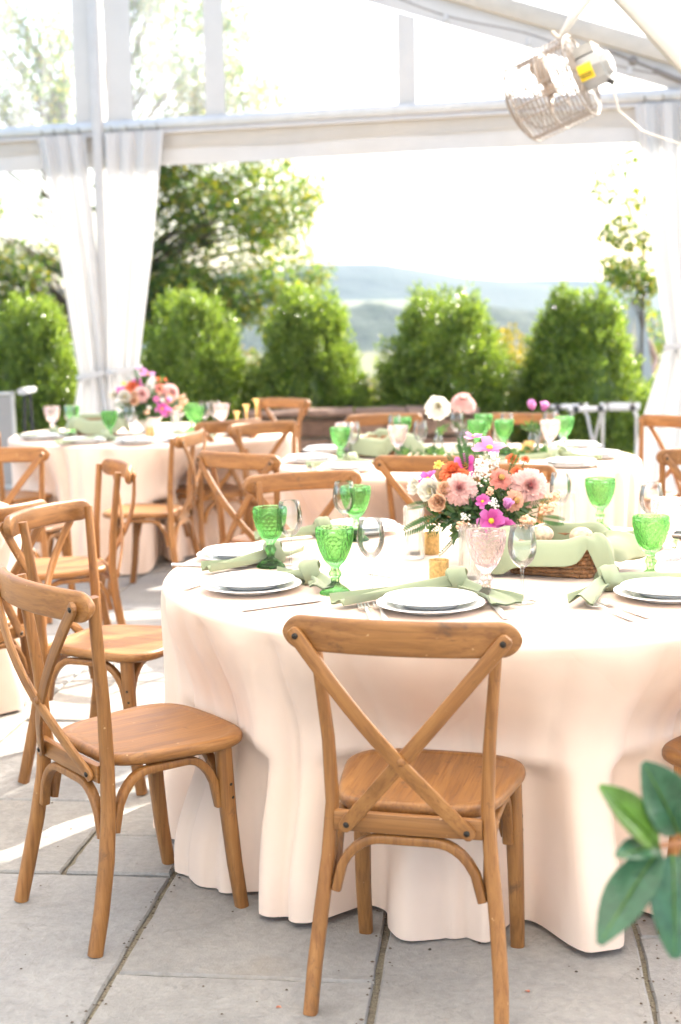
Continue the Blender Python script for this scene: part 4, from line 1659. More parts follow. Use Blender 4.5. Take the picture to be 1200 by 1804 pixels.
def knife_mesh():
    mb = MB()
    mb.sweep([(0, -.115, .004), (0, -.09, .004), (0, -.02, .0042), (0, 0, .004)], rrect(1, 1, .5, 3), [(.0065, .003), (.0075, .0032), (.006, .003), (.005, .0024)], (0, 0, 1))
    mb.sweep([(0, -.001, .004), (.001, .03, .004), (.001, .085, .004), (-.004, .112, .004)], rrect(1, 1, .4, 3), [(.007, .0011), (.0095, .0010), (.0088, .0009), (.002, .0007)], (0, 0, 1))
    return mb.mesh('knife', SILVER, True, 40)


FORK, KNIFE = fork_mesh(), knife_mesh()


# knotted napkin ------------------------------------------------------
def napkin_mesh(left, right, seed, wl=.035, wr=.035):
    """Tails are lists of (x, y, height) from the knot outwards; knot at the origin."""
    rr = random.Random(seed)
    mb = MB()

    def tail(pts, w0, w1, sd):
        n, k = 22, 26
        P = []
        pts = [Vector(p) for p in pts]
        ls = [0]
        for a, b in zip(pts, pts[1:]):
            ls.append(ls[-1] + (b - a).length)
        ph = rr.uniform(0, 6)
        top, bot = [], []
        for i in range(n):
            s = ls[-1] * i / (n - 1)
            x, y, z = (float(np.interp(s, ls, [p[c] for p in pts])) for c in range(3))
            e = .004
            x2, y2 = (float(np.interp(min(ls[-1], s + .02), ls, [p[c] for p in pts])) for c in range(2))
            x1, y1 = (float(np.interp(max(0, s - .02), ls, [p[c] for p in pts])) for c in range(2))
            tx, ty = x2 - x1, y2 - y1
            L = math.hypot(tx, ty) or 1
            sx, sy = ty / L, -tx / L
            f = i / (n - 1)
            wd = w0 + (w1 - w0) * f ** 1.2
            for j in range(k):
                v = -1 + 2 * j / (k - 1)
                rip = math.sin(v * 4.2 + ph + f * 1.5) * .5 + .5
                roll = max(0, abs(v) - .72) / .28
                zz = .004 + (z + .012 * (1 - f * .3)) * (1 - v * v * .75) * (.45 + .55 * rip) * (1 - roll) + roll * (.010 + .012 * f)
                sv_ = v * wd * (1 - .18 * roll)
                top.append((x + sx * sv_, y + sy * sv_, zz))
                bot.append((x + sx * sv_ * .97, y + sy * sv_ * .97, max(.0012, zz - .0032)))
        mb.grid(top, k, n)
        mb.grid(bot, k, n)

    tail(left, .016, wl, 1)
    tail(right, .016, wr, 2)
    # the knot: two wrapped bands
    for (yaw, rx, rz_, ww, oz) in ((.25, .024, .023, .021, .023), (-.5, .020, .019, .014, .027)):
        P = []
        n, k = 26, 9
        for i in range(n):
            a = 2 * math.pi * i / n
            for j in range(k):
                v = -1 + 2 * j / (k - 1)
                bul = 1 + .16 * (1 - v * v) + .05 * math.sin(3 * a + v * 5)
                x = v * ww + .006 * math.sin(a * 2)
                y = rx * math.cos(a) * bul
                z = oz + rz_ * math.sin(a) * bul
                P.append((x * math.cos(yaw) - y * math.sin(yaw), x * math.sin(yaw) + y * math.cos(yaw), max(.001, z)))
        o = len(mb.v)
        for i in range(n):
            for j in range(k - 1):
                a_, b_ = i * k + j, ((i + 1) % n) * k + j
                mb.f.append((o + a_, o + b_, o + b_ + 1, o + a_ + 1))
                mb.m.append(0)
        mb.v += [tuple(p) for p in P]
        mb.a += [0.0] * len(P)
    return mb.mesh('napkin', SAGE, True, 60)


def at_plate(pl, kn, a):
    return None


# ---- near table: six covers placed one by one
GPl, GSa, GNa, GFo, GKn = 'dinner plates', 'salad plates stacked on dinner plates', 'knotted sage napkins', 'forks', 'knives'
GGo, GPk, GWi = 'green pressed goblets', 'pink pressed goblets', 'clear wine glasses'
plates1 = [((-.305, 4.285), 'at the left end of the near table'),
           ((-.245, 3.79), 'before the lower left chair, near table'),
           ((.222, 3.50), 'just beyond the foreground chair'),
           ((.835, 3.585), 'at the right edge beside two forks'),
           ((.07, 4.79), 'behind two green goblets, near table'),
           ((1.13, 4.62), 'behind the basket corner, near table')]
for p, w_ in plates1:
    item('dinner_plate', PLATE_BIG, p, 'dinner plate under a smaller plate ' + w_, 'plate', GPl)
    item('salad_plate', PLATE_SMALL, p, 'small plate stacked ' + w_, 'plate', GSa, 0, TZ + .0125)


def place_napkin(me, p, rz, label):
    o = item('napkin', me, p, label, 'napkin', GNa, rz)
    o.scale = (1.22, 1.22, 1.4)
    return o


NAP_FRONT = napkin_mesh([(0, 0, .02), (-.06, -.02, .014), (-.14, -.06, .010), (-.26, -.16, .006)], [(0, 0, .02), (.035, -.06, .012), (.075, -.15, .008), (.085, -.20, .006)], 3, .03, .045)
NAP_FLAT = napkin_mesh([(0, 0, .02), (-.05, .0, .014), (-.12, -.01, .010), (-.19, -.03, .006)], [(0, 0, .02), (.03, -.03, .014), (.05, -.08, .012), (.045, -.12, .01)], 8, .034, .038)
NAP_CURL = napkin_mesh([(0, 0, .022), (-.035, -.045, .016), (-.065, -.11, .014), (-.105, -.185, .014)], [(0, 0, .02), (.06, .03, .016), (.14, .045, .012), (.24, .05, .01)], 15, .036, .034)
place_napkin(NAP_FRONT, (.305, 3.715), 0, 'knotted sage napkin fanned behind the plate of the foreground chair')
place_napkin(napkin_mesh([(0, 0, .02), (-.03, .025, .016), (-.07, .045, .010), (-.085, .05, .008)], [(0, 0, .02), (.022, -.03, .016), (.035, -.09, .014), (.028, -.13, .012)], 33, .028, .036), (-.088, 3.865), 0, 'knotted sage napkin between the lower left plate and a green goblet')
place_napkin(napkin_mesh([(0, 0, .02), (-.05, -.035, .016), (-.12, -.085, .010), (-.17, -.115, .006)], [(0, 0, .02), (.03, .02, .016), (.05, .06, .012), (.06, .09, .01)], 21, .026, .036), (-.205, 4.205), R(8), 'knotted sage napkin behind the leftmost green goblet of the near table')
place_napkin(NAP_CURL, (.705, 3.70), R(4), 'knotted sage napkin with a curled end beside the bread basket')
place_napkin(NAP_FLAT, (-.06, 4.70), R(20), 'knotted sage napkin lying flat at the far left of the near table')
place_napkin(NAP_FLAT, (.985, 4.45), R(-18), 'knotted sage napkin behind the right-hand corner of the bread basket')


def lay(me, nm, a, b, label, cat, group):
    """Lay a piece of flatware with its tip at a and its handle end at b."""
    d = Vector((a[0] - b[0], a[1] - b[1]))
    m = Vector(((a[0] + b[0]) / 2, (a[1] + b[1]) / 2))
    o = item(nm, me, m, label, cat, group, math.atan2(d.y, d.x) - math.pi / 2)
    o.scale = (1.3, 1.04, 1.3)


lay(FORK, 'fork', (.653, 3.526), (.733, 3.345), 'steel fork lying under the curled napkin at the right, inner of two', 'fork', GFo)
lay(FORK, 'fork', (.622, 3.502), (.690, 3.318), 'steel fork at the right of the near table, outer of two', 'fork', GFo)
lay(FORK, 'fork', (.052, 3.535), (.075, 3.335), 'steel fork beside the front plate, its tines showing over the foreground chair, left of two', 'fork', GFo)
lay(FORK, 'fork', (.092, 3.545), (.105, 3.345), 'steel fork beside the front plate, its tines touching the plate, right of two', 'fork', GFo)
lay(KNIFE, 'knife', (-.05, 3.625), (-.245, 3.515), 'steel knife lying before the lower left plate of the near table', 'knife', GKn)
lay(FORK, 'fork', (-.33, 3.985), (-.425, 3.81), 'steel fork with its handle at the table edge by the lower left plate', 'fork', GFo)
lay(KNIFE, 'knife', (-.29, 4.135), (-.49, 4.185), 'steel knife at the left edge of the near table beside the leftmost plate', 'knife', GKn)
lay(KNIFE, 'knife', (-.05, 4.60), (-.10, 4.78), 'steel knife beside the far left plate of the near table', 'knife', GKn)
lay(KNIFE, 'knife', (.375, 3.60), (.395, 3.37), 'steel knife at the right of the front plate under a napkin end', 'knife', GKn)

for p, s, w_ in [((-.208, 4.145), 1.0, 'at the left end of the near table'), ((-.017, 3.722), 1.0, 'nearest the foreground chair'),
                 ((.050, 4.62), 1.0, 'half hidden behind a wine glass, upper left on the near table'), ((.87, 4.72), 1.0, 'behind the bread basket to the right of the bouquet'),
                 ((.845, 3.83), 1.0, 'beside the right-hand plate of the near table')]:
    item('green_goblet', GOB_G, p, 'green pressed-glass goblet ' + w_, 'goblet', GGo, p[0] * 5, TZ, 1.05)
for p, w_ in [((.372, 3.60), 'in front of the bouquet beside a wine glass'), ((.968, 4.16), 'at the right edge of the near table')]:
    item('pink_goblet', GOB_P, p, 'pale pink pressed-glass goblet ' + w_, 'goblet', GPk, p[0] * 4, TZ, 1.07)
for p, w_ in [((-.15, 4.135), 'beside the leftmost green goblet'), ((.079, 3.735), 'just right of the nearest green goblet'), ((.012, 4.60), 'overlapping the half hidden green goblet'),
              ((.460, 3.565), 'in front of the bread basket'), ((.74, 4.74), 'behind the bouquet at the right'), ((.975, 4.42), 'behind the right-hand green goblet')]:
    item('wine_glass', WINE, p, 'clear stemmed wine glass ' + w_, 'wine glass', GWi)
for p, h, w_ in [((.221, 4.25), 1.0, 'left of the bouquet'), ((.352, 3.835), 1.0, 'in front of the bouquet behind the pink goblet'), ((.755, 4.70), .85, 'right of the bouquet in front of a green goblet')]:
    item('ribbed_holder', RIBBED, p, 'clear ribbed glass candle cylinder ' + w_, 'candle holder', 'ribbed glass candle cylinders', 0, TZ, h)
    item('tealight', CANDLE, p, 'white tealight inside the ribbed cylinder ' + w_, 'candle', 'tealights in ribbed cylinders', 0, TZ + .0115, 1)
item('votive_holder', VOTIVE, (.267, 3.84), 'gold mercury-glass votive in the clear middle of the near table', 'candle holder', 'gold votives')
item('votive_holder', VOTIVE, (.277, 4.33), 'gold votive beneath the left side of the bouquet', 'candle holder', 'gold votives')


def card(p, rz, a, b, label):
    mb = MB()
    mb.box(-a, a, -b, b, 0, .0016)
    o = mb.build('menu_card', PAPER, None, False)
    o.location = (p[0], p[1], TZ)
    o.rotation_euler = (0, 0, rz)
    tag(o, label, 'card', 'white menu cards')


card((.09, 4.06), R(45), .05, .14, 'white menu card lying behind the left-middle wine glass')


# ---- lined bread basket
def basket_tree(label, loc, rz, tail_seed):
    t = thing('bread_basket', label, 'basket', loc, rz, 'lined wicker baskets')
    a, b, h = .125, .085, .075
    # woven sides: stacked twisted strands
    n = 96
    for k in range(8):
        mb = MB()
        P = []
        zc = .007 + k * .0125
        gr = 1 + .12 * k / 5
        path = []
        for i in range(n + 1):
            th = 2 * math.pi * i / n
            e = 2 / 7.0
            ca, sa = math.cos(th), math.sin(th)
            x = a * gr * math.copysign(abs(ca) ** e, ca)
            y = b * gr * math.copysign(abs(sa) ** e, sa)
            wv = .0035 * math.sin(th * 17 + k * math.pi)
            L = math.hypot(x, y)
            path.append((x + x / L * wv, y + y / L * wv, zc + .0012 * math.sin(th * 17 + k)))
        rad = [.0068 * (1 + .25 * math.sin(i * 2.1 + k)) for i in range(n + 1)]
        mb.tube(path, rad, 7, (0, 0, 1), False)
        mb.build('strand', WICKER, t, True, 80)
    mb = MB()
    mb.box(-a * .96, a * .96, -b * .96, b * .96, .002, .008)
    mb.build('base', WICKER, t, False)
    return t


def liner_mesh(seed, corners):
    """Cloth lining a basket: goes down inside, over the rim, and hangs outside in pointed flaps."""
    a, b, h = .146, .102, .112
    n, rows_in, rows_out = 150, 6, 16
    rr = random.Random(seed)
    P = []
    ph = [rr.uniform(0, 6) for _ in range(5)]
    base = []
    for i in range(n):
        th = 2 * math.pi * i / n
        e = 2 / 6.0
        ca, sa = math.cos(th), math.sin(th)
        base.append((a * math.copysign(abs(ca) ** e, ca), b * math.copysign(abs(sa) ** e, sa), th))
    for j in range(rows_in):
        f = j / (rows_in - 1)
        for (x, y, th) in base:
            s = .80 + .15 * f
            rim = h + .010 * math.sin(3 * th + ph[0]) + .007 * math.sin(7 * th + ph[1])
            P.append((x * s, y * s, .035 + (rim - .035) * f ** .8))
    for j in range(1, rows_out + 1):
        f = j / rows_out
        for (x, y, th) in base:
            rim = h + .010 * math.sin(3 * th + ph[0]) + .007 * math.sin(7 * th + ph[1])
            L = .078 + .016 * math.sin(4 * th + ph[2])
            out = .030
            for (ca_, wd, add, ex) in corners:
                dth = (th - ca_ + math.pi) % (2 * math.pi) - math.pi
                k = max(0, 1 - abs(dth) / wd) ** 1.3
                L += add * k
                out += ex * k
            rip = math.sin(11 * th + ph[3] + f * .8) * .5 + math.sin(6 * th + ph[4]) * .6
            s = 1 + .05 * math.sin(min(1, f * 3) * math.pi / 2)
            l0 = math.hypot(x, y)
            ext = out * (1 - math.exp(-3.2 * f)) + .014 * rip * f
            zz = rim + .003 * math.sin(min(1, f * 3) * math.pi) - L * max(0, f - .05) ** 1.05
            P.append((x * s + x / l0 * ext, y * s + y / l0 * ext, max(.004 + .003 * f, zz)))
    mb = MB()
    mb.grid(P, n, rows_in + rows_out, True)
    me = mb.mesh('liner', SAGE, True, 180)
    return me


def liner_obj(me, loc, rz, label):
    o = obj('basket_liner', me, None, loc)
    o.rotation_euler = (0, 0, rz)
    sm = o.modifiers.new('thickness', 'SOLIDIFY')
    sm.thickness = .0018
    tag(o, label, 'napkin', 'sage napkins lining the baskets')
    return o


ROLL_ME = MB().ball((0, 0, .025), (.034, .034, .026), 18).mesh('bread_roll', BREAD)
LINER_A = liner_mesh(5, [(R(22), .8, -.005, .10), (R(195), .7, .03, .05), (R(243), .62, .045, .05), (R(292), .30, -.045, -.01), (R(325), .45, .015, .03)])
bk = basket_tree('brown wicker basket under a sage cloth on the near table', (.615, 3.985, TZ), R(-24), 2)
bk.scale = (.93, .93, 1)
lin = liner_obj(LINER_A, (.615, 3.985, TZ + .002), R(-24), 'sage cloth lining the bread basket of the near table, its right corner pointing out')
lin.scale = (.93, .93, 1)
for (x, y, lab) in [(.575, 4.02, 'speckled round bread roll in the near basket, left of two'), (.68, 3.975, 'speckled round bread roll in the near basket, right of two')]:
    item('bread_roll', ROLL_ME, (x, y), lab, 'bread', 'bread rolls in the basket', x * 9, TZ + .078)


# ================================================================== FLOWERS
def flower_mb(N, Rr, amin, amax, lens, wid, seed, rows=3, cup=.35, curl=.25, tip=.55):
    """Petals in golden-angle order; t from 0 (centre) to 1 (outermost). Returns one mesh builder."""
    rr = random.Random(seed)
    mb = MB()
    for i in range(N):
        t = (i + .5) / N
        az = i * 2.399963 + rr.uniform(-.12, .12)
        al = R(amin + (amax - amin) * t ** .85 + rr.uniform(-5, 5))
        L = Rr * (lens[0] + (lens[1] - lens[0]) * t) * rr.uniform(.92, 1.06)
        W = Rr * (wid[0] + (wid[1] - wid[0]) * t)
        rad = Vector((math.cos(az), math.sin(az), 0))
        d = rad * math.sin(al) + Vector((0, 0, math.cos(al)))
        up = Vector((0, 0, 1)) * math.sin(al) - rad * math.cos(al)
        sd = d.cross(up)
        b0 = rad * Rr * .06 * t
        P, A = [], []
        ks = [0, .4, .78, 1.0] if rows == 4 else [0, .55, 1.0]
        ws = [.35, .95, .9, tip * .6] if rows == 4 else [.4, 1.0, tip]
        for k, wk in zip(ks, ws):
            c = b0 + d * (L * k) + up * (-curl * L * k * k * (1 if t > .4 else -.6))
            for v in (-1, 0, 1):
                P.append(c + sd * (v * W * wk * .5) + up * (cup * W * wk * abs(v) * .5))
                A.append(k * (.35 + .65 * t) if N < 20 else max(k * (.35 + .65 * t), min(1, 5.0 * t) * .62 + .25 * k))
        mb.grid(P, 3, len(ks), False, 0, A)
    return mb


def flower_mesh(name, mat, *a, **k):
    return flower_mb(*a, **k).mesh(name, mat, True, 180)


DAHLIA = flower_mesh('dahlia', P_DAHLIA, 280, .052, 10, 118, (.36, 1.0), (.15, .25), 1, rows=4, cup=.5)
DAHLIA_EYE = flower_mesh('flower_center', P_DAHLIA_C, 30, .040, 0, 30, (.32, .46), (.10, .16), 2, cup=.6, curl=0)
DAHLIA_W = flower_mesh('white_dahlia', P_WHITE, 120, .06, 12, 110, (.4, 1.0), (.26, .40), 3, rows=4, cup=.3)
DAHLIA_C = flower_mesh('coral_dahlia', P_CORAL, 80, .027, 10, 100, (.5, 1.0), (.26, .36), 4, cup=.5)
ZINNIA = flower_mesh('zinnia', P_SALMON, 56, .022, 35, 98, (.45, 1.0), (.28, .42), 5, rows=4, cup=.2)
ZINNIA_C = flower_mesh('coral_zinnia', P_CORAL, 48, .016, 40, 96, (.5, 1.0), (.3, .42), 6, rows=4, cup=.2)
ZINNIA_D = flower_mesh('dusty_zinnia', P_DUSTY, 54, .022, 35, 98, (.45, 1.0), (.28, .42), 7, rows=4, cup=.2)
COSMOS = flower_mesh('cosmos', P_COSMOS, 8, .03, 70, 82, (1, 1), (.72, .78), 8, rows=4, cup=.1, curl=.12, tip=1.1)
COSMOS_M = flower_mesh('cosmos', P_MAGENTA, 8, .03, 66, 84, (1, 1), (.70, .76), 9, rows=4, cup=.14, curl=.15, tip=1.1)
BUD = flower_mesh('flower_bud', P_COSMOS, 8, .022, 18, 32, (1, 1), (.8, .9), 10, rows=4, cup=.5, curl=-.3, tip=.8)
ROSE = flower_mesh('ranunculus', P_WHITE, 34, .026, 4, 78, (.55, 1.0), (.6, 1.0), 11, rows=4, cup=.6, curl=-.35, tip=1.3)
ROSE_P = flower_mesh('peach_rose', P_PEACH, 26, .022, 4, 72, (.6, 1.0), (.7, 1.1), 12, rows=4, cup=.6, curl=-.4, tip=1.3)
DAISY = flower_mesh('yellow_flower', P_YELLOW, 22, .016, 40, 90, (.8, 1.0), (.36, .44), 13, rows=4, cup=.2)
EYE_ME = MB().ball((0, 0, .0), (.0065, .0065, .004), 10).mesh('flower_center', EYE)
ZEYE_ME = MB().ball((0, 0, .004), (.006, .006, .004), 10).mesh('flower_center', DARKEYE)


def filler_mesh(name, mat, seed, n=60, spread=.03, h=.05, dot=.0032):
    rr = random.Random(seed)
    mb = MB()
    for i in range(n):
        f = rr.uniform(.15, 1)
        a = rr.uniform(0, 6.28)
        r_ = spread * (1 - .55 * f) * math.sqrt(rr.random())
        p = Vector((r_ * math.cos(a), r_ * math.sin(a), h * f))
        mb.ball(p, dot * rr.uniform(.7, 1.3), 6)
    mb2 = MB()
    return mb.mesh(name, mat)


ASTILBE = filler_mesh('white_spray', WHITE_FILLER, 4, 80, .03, .07)
FILL_W = filler_mesh('white_cluster', WHITE_FILLER, 5, 30, .022, .03)
FILL_P = filler_mesh('peach_spray', PEACH_FILLER, 6, 34, .020, .045, .0052)


def fern_mesh(seed, L=.13, n=15):
    rr = random.Random(seed)
    mb = MB()
    path = [(0, 0, L * k / 10) for k in range(11)]
    path = [(.16 * L * (k / 10) ** 2, 0, L * k / 10) for k in range(11)]
    mb.tube(path, [.0012 - .0009 * k / 10 for k in range(11)], 5, (0, 1, 0))
    for i in range(n):
        k = .12 + .86 * i / (n - 1)
        c = Vector((.16 * L * k * k, 0, L * k))
        ll = L * .24 * math.sin(math.pi * min(1, (.25 + .78 * (1 - k)))) * (1 - k * .45) + .004
        for s in (-1, 1):
            d = Vector((.1, s, .65)).normalized()
            nrm = Vector((1, 0, -.15))
            sd = d.cross(nrm).normalized()
            w_ = ll * .15
            P = [c, c + d * ll * .35 + sd * w_ + nrm * .001, c + d * ll * .8 + sd * w_ * .7 + nrm * .001, c + d * ll, c + d * ll * .8 - sd * w_ * .7, c + d * ll * .35 - sd * w_, c + d * ll * .5 + nrm * -.0012]
            mb.add(P, [(0, 1, 6), (1, 2, 6), (2, 3, 6), (3, 4, 6), (4, 5, 6), (5, 0, 6)])
    return mb.mesh('fern_frond', FERN, True, 60)


def sprig_mesh(seed, n=9, L=.075, lw=.017):
    rr = random.Random(seed)
    mb = MB()
    mb.tube([(0, 0, 0), (0, 0, L)], .0012, 5)
    for i in range(n):
        k = .15 + .85 * i / (n - 1)
        a = i * 2.4
        d = Vector((math.cos(a), math.sin(a), .5 + .6 * k)).normalized()
        c = Vector((0, 0, L * k))
        nrm = Vector((-math.cos(a) * .5, -math.sin(a) * .5, 1)).normalized()
        sd = d.cross(nrm).normalized()
        ll = L * rr.uniform(.45, .65)
        w_ = lw * rr.uniform(.7, 1.1) * .5
        P = [c, c + d * ll * .3 + sd * w_ + nrm * .002, c + d * ll * .68 + sd * w_ * .8 + nrm * .001, c + d * ll - nrm * .004, c + d * ll * .68 - sd * w_ * .8 + nrm * .001, c + d * ll * .3 - sd * w_ + nrm * .002, c + d * ll * .5]
        mb.add(P, [(0, 1, 6), (1, 2, 6), (2, 3, 6), (3, 4, 6), (4, 5, 6), (5, 0, 6)])
    return mb.mesh('leaf_sprig', SPRIG, True, 60)


FERNS = [fern_mesh(1), fern_mesh(2, .10, 12)]
SPRIGS = [sprig_mesh(i, 9 + i, .07 + .01 * i) for i in range(3)]


def pose(o, p, d, s=1.0, spin=0.0):
    q_ = Vector(d).normalized().to_track_quat('Z', 'Y')
    o.rotation_mode = 'QUATERNION'
    from mathutils import Quaternion
    o.rotation_quaternion = q_ @ Quaternion((0, 0, 1), spin)
    o.location = p
    o.scale = (s, s, s)


arr = thing('flower_arrangement', 'pink, coral and cream bouquet with ferns on the near table', 'flowers', (.43, 4.2, TZ), 0, 'bouquets')
A0 = Vector((.43, 4.2, TZ))
CC = Vector((.43, 4.2, .86))
FL = [(DAHLIA, (.348, 4.107, .995), .0423 / .045, (-.15, -.9, .35), 'd'), (DAHLIA, (.557, 4.145, .992), .0505 / .045, (.12, -.92, .3), 'd'),
      (DAHLIA_C, (.338, 4.2, 1.032), 1.5, (-.3, -.5, .8), ''), (ZINNIA, (.469, 4.115, 1.02), 1.3, (.05, -.9, .4), 'z'),
      (ZINNIA_C, (.515, 4.215, 1.068), 1.15, (.1, -.6, .8), ''), (ZINNIA_C, (.553, 4.21, 1.066), .85, (.3, -.4, .85), ''), (ZINNIA_C, (.527, 4.20, 1.03), 1.05, (.1, -.8, .5), ''),
      (ZINNIA_D, (.503, 4.068, .961), 1.3, (.25, -.9, .1), 'z'), (COSMOS, (.447, 4.22, 1.098), 1.35, (.0, -.35, .92), 'c'), (COSMOS, (.400, 4.23, 1.132), .8, (.0, -.2, .98), 'c'),
      (COSMOS_M, (.375, 4.215, 1.05), 1.0, (.35, -.75, .35), 'c'), (COSMOS_M, (.431, 4.032, .908), 1.1, (.05, -.95, .2), 'c'), (COSMOS_M, (.471, 4.034, .888), .82, (.15, -.95, .1), 'c'),
      (COSMOS_M, (.409, 4.054, .961), .62, (-.1, -.7, .6), 'c'), (BUD, (.477, 4.045, .942), 1.2, (.1, -.55, .75), ''), (COSMOS_M, (.262, 4.2, 1.012), .85, (-.55, -.4, .65), 'c'),
      (ROSE, (.275, 4.18, .977), 1.4, (-.45, -.85, .2), ''), (ROSE, (.24, 4.223, .985), 1.1, (-.8, -.5, .2), ''), (ROSE_P, (.29, 4.10, .957), 1.35, (-.3, -.9, .05), ''), (ROSE_P, (.308, 4.126, .985), 1.1, (-.3, -.8, .4), ''),
      (DAISY, (.296, 4.229, 1.05), 1.0, (-.4, -.3, .9), ''), (ASTILBE, (.405, 4.15, 1.0), 1.0, (.1, -.45, .8), ''), (ASTILBE, (.44, 4.19, 1.02), .9, (.2, -.3, .9), ''),
      (FILL_W, (.441, 4.052, .955), .8, (0, -.9, .3), ''), (FILL_W, (.36, 4.06, .92), .7, (-.2, -.9, .1), ''), (FILL_P, (.53, 4.057, .900), .95, (.2, -.9, .1), ''), (FILL_P, (.582, 4.10, .925), .9, (.7, -.5, .3), ''),
      (FILL_P, (.60, 4.16, .95), .9, (.9, -.3, .3), ''), (FILL_P, (.43, 4.06, .985), .5, (0, -.8, .5), ''), (FILL_P, (.35, 4.07, .895), .7, (-.2, -.9, -.1), ''),
      # flowers on the far side, seen only when stepping round
      (DAHLIA, (.36, 4.33, .97), .9, (-.3, .8, .45), 'd'), (ROSE, (.5, 4.34, .96), 1.1, (.3, .9, .3), ''), (ZINNIA_D, (.43, 4.32, 1.02), 1.0, (0, .6, .8), 'z'), (COSMOS, (.58, 4.28, 1.0), .9, (.7, .5, .5), 'c')]
for k, (me, p, s, d, ty) in enumerate(FL):
    o = obj(me.name.split('.')[0], me, arr)
    pose(o, Vector(p) - A0, d, s * (1.16 if ty == 'd' else 1.22), k * .7)
    if ty == 'd':
        c = obj('flower_center', DAHLIA_EYE, o)
        c.location = (0, 0, .006)
    elif ty == 'c':
        c = obj('flower_center', EYE_ME, o)
        c.location = (0, 0, .003)
    elif ty == 'z':
        c = obj('flower_center', ZEYE_ME, o)
        c.location = (0, 0, .006)
    # stem down to the bowl
stems = MB()
for (me, p, s, d, ty) in FL:
    p = Vector(p) - A0
    b = Vector((random.uniform(-.02, .02), random.uniform(-.02, .02), .05))
    q_ = p - Vector(d).normalized() * .03
    stems.tube([b, b.lerp(q_, .6) + Vector((0, 0, -.01)), q_, p], .0015, 5)
stems.build('stems', STEM, arr)
rr = random.Random(8)
FE = [((.378, 4.20, 1.02), (-.10, -.1, 1.0), .85, 0), ((.36, 4.22, 1.02), (-.38, -.1, .8), .7, 1), ((.395, 4.2, 1.03), (.25, -.1, .8), .6, 1), ((.30, 4.12, .92), (-.85, -.35, -.35), .95, 0), ((.36, 4.06, .90), (-.45, -.6, -.62), 1.0, 0),
      ((.32, 4.09, .905), (-.75, -.5, -.55), .8, 1), ((.28, 4.16, .95), (-.95, -.2, -.1), .8, 1), ((.56, 4.09, .91), (.75, -.55, -.1), .8, 0), ((.50, 4.2, 1.03), (.35, -.25, .75), .75, 1), ((.46, 4.05, .90), (.25, -.7, -.55), .7, 1), ((.50, 4.30, .95), (.4, .8, .1), .9, 0),
      ((.40, 4.04, .92), (-.1, -.8, -.45), .7, 1), ((.54, 4.12, .94), (.9, -.35, .15), .8, 1)]
for (p, d, s, k) in FE:
    o = obj('fern_frond', FERNS[k], arr)
    pose(o, Vector(p) - A0, d, s, rr.uniform(-.6, .6) + math.pi)
for i in range(110):
    a = rr.uniform(0, 6.28)
    e = rr.uniform(-.25, 1.2)
    d = Vector((math.cos(a) * math.cos(e), math.sin(a) * math.cos(e), math.sin(e)))
    p = CC + Vector((d.x * .115, d.y * .095, d.z * .085)) + Vector((0, 0, .03))
    o = obj('leaf_sprig', SPRIGS[i % 3], arr)
    pose(o, p - A0 - d * .04, d, rr.uniform(.6, .95), rr.uniform(0, 6))
mb = MB()
mb.lathe([(0, 0), (.045, 0), (.05, .006), (.03, .02), (.05, .045), (.085, .085), (.088, .09), (.083, .09), (.045, .05), (0, .04)], 36)
mb.build('bowl', PORCELAIN, arr)
# second and third bouquets reuse the flowers
arr2 = copy_tree(arr, (-1.24, 9.25, TZ), R(35), 'peach and pink bouquet in a low bowl on the far left table', 'bouquets', 1.12)


def bud_vase(label, p, me, eye, z, d, s, n_leaf=2):
    t = thing('flower_vase', label, 'vase', (p[0], p[1], TZ), 0, 'single-stem bud vases on the middle table')
    obj('bottle', BOTTLE, t)
    h = z - TZ
    mb = MB()
    mb.tube([(0, 0, .012), (.003, 0, h * .5), (0, 0, h - .012)], .002, 6)
    mb.build('stem', STEM, t)
    o = obj(me.name.split('.')[0], me, t)
    pose(o, (0, 0, h), d, s)
    if eye is not None:
        c = obj('flower_center', eye, o)
        c.location = (0, 0, .004)
    for i in range(n_leaf):
        o = obj('leaf_sprig', SPRIGS[i % 3], t)
        pose(o, (0, 0, .10), (math.cos(i * 2.5 + p[0] * 9), math.sin(i * 2.5 + p[0] * 9), .6), .8)
    return t


bud_vase('clear bud vase with one big cream dahlia facing the camera, on the middle table', (.52, 7.45), DAHLIA_W, None, 1.015, (.0, -.93, .35), 1.2)
bud_vase('clear bud vase with a pale pink dahlia seen from the side, on the middle table', (.675, 7.7), DAHLIA, None, 1.03, (.1, -.25, .97), 1.55)
bud_vase('clear bud vase with pink cosmos at the right of the middle table', (1.03, 7.55), BUD, None, .985, (-.25, -.3, .9), 2.3, 5)
v3 = bud_vase('clear bud vase with a pink bloom beside the ribbed holder on the middle table', (1.09, 7.60), BUD, None, .975, (.3, -.3, .9), 2.2, 5)
for i in range(9):
    t = thing('greenery_sprig', ['leftmost', 'second from left', 'third from left', 'fourth from left', 'middle', 'fourth from right', 'third from right', 'second from right', 'rightmost'][i] + ' leafy cutting strewn along the middle of the middle table', 'greenery', (.35 + .085 * i, 7.12 + .06 * math.sin(i * 2.0), TZ + .012), i * 1.1, 'greenery strewn on the middle table')
    for k in range(3):
        o = obj('leaf_sprig', SPRIGS[k], t)
        pose(o, (0, 0, .004), (math.cos(k * 2.1), math.sin(k * 2.1), .35), 1.1)

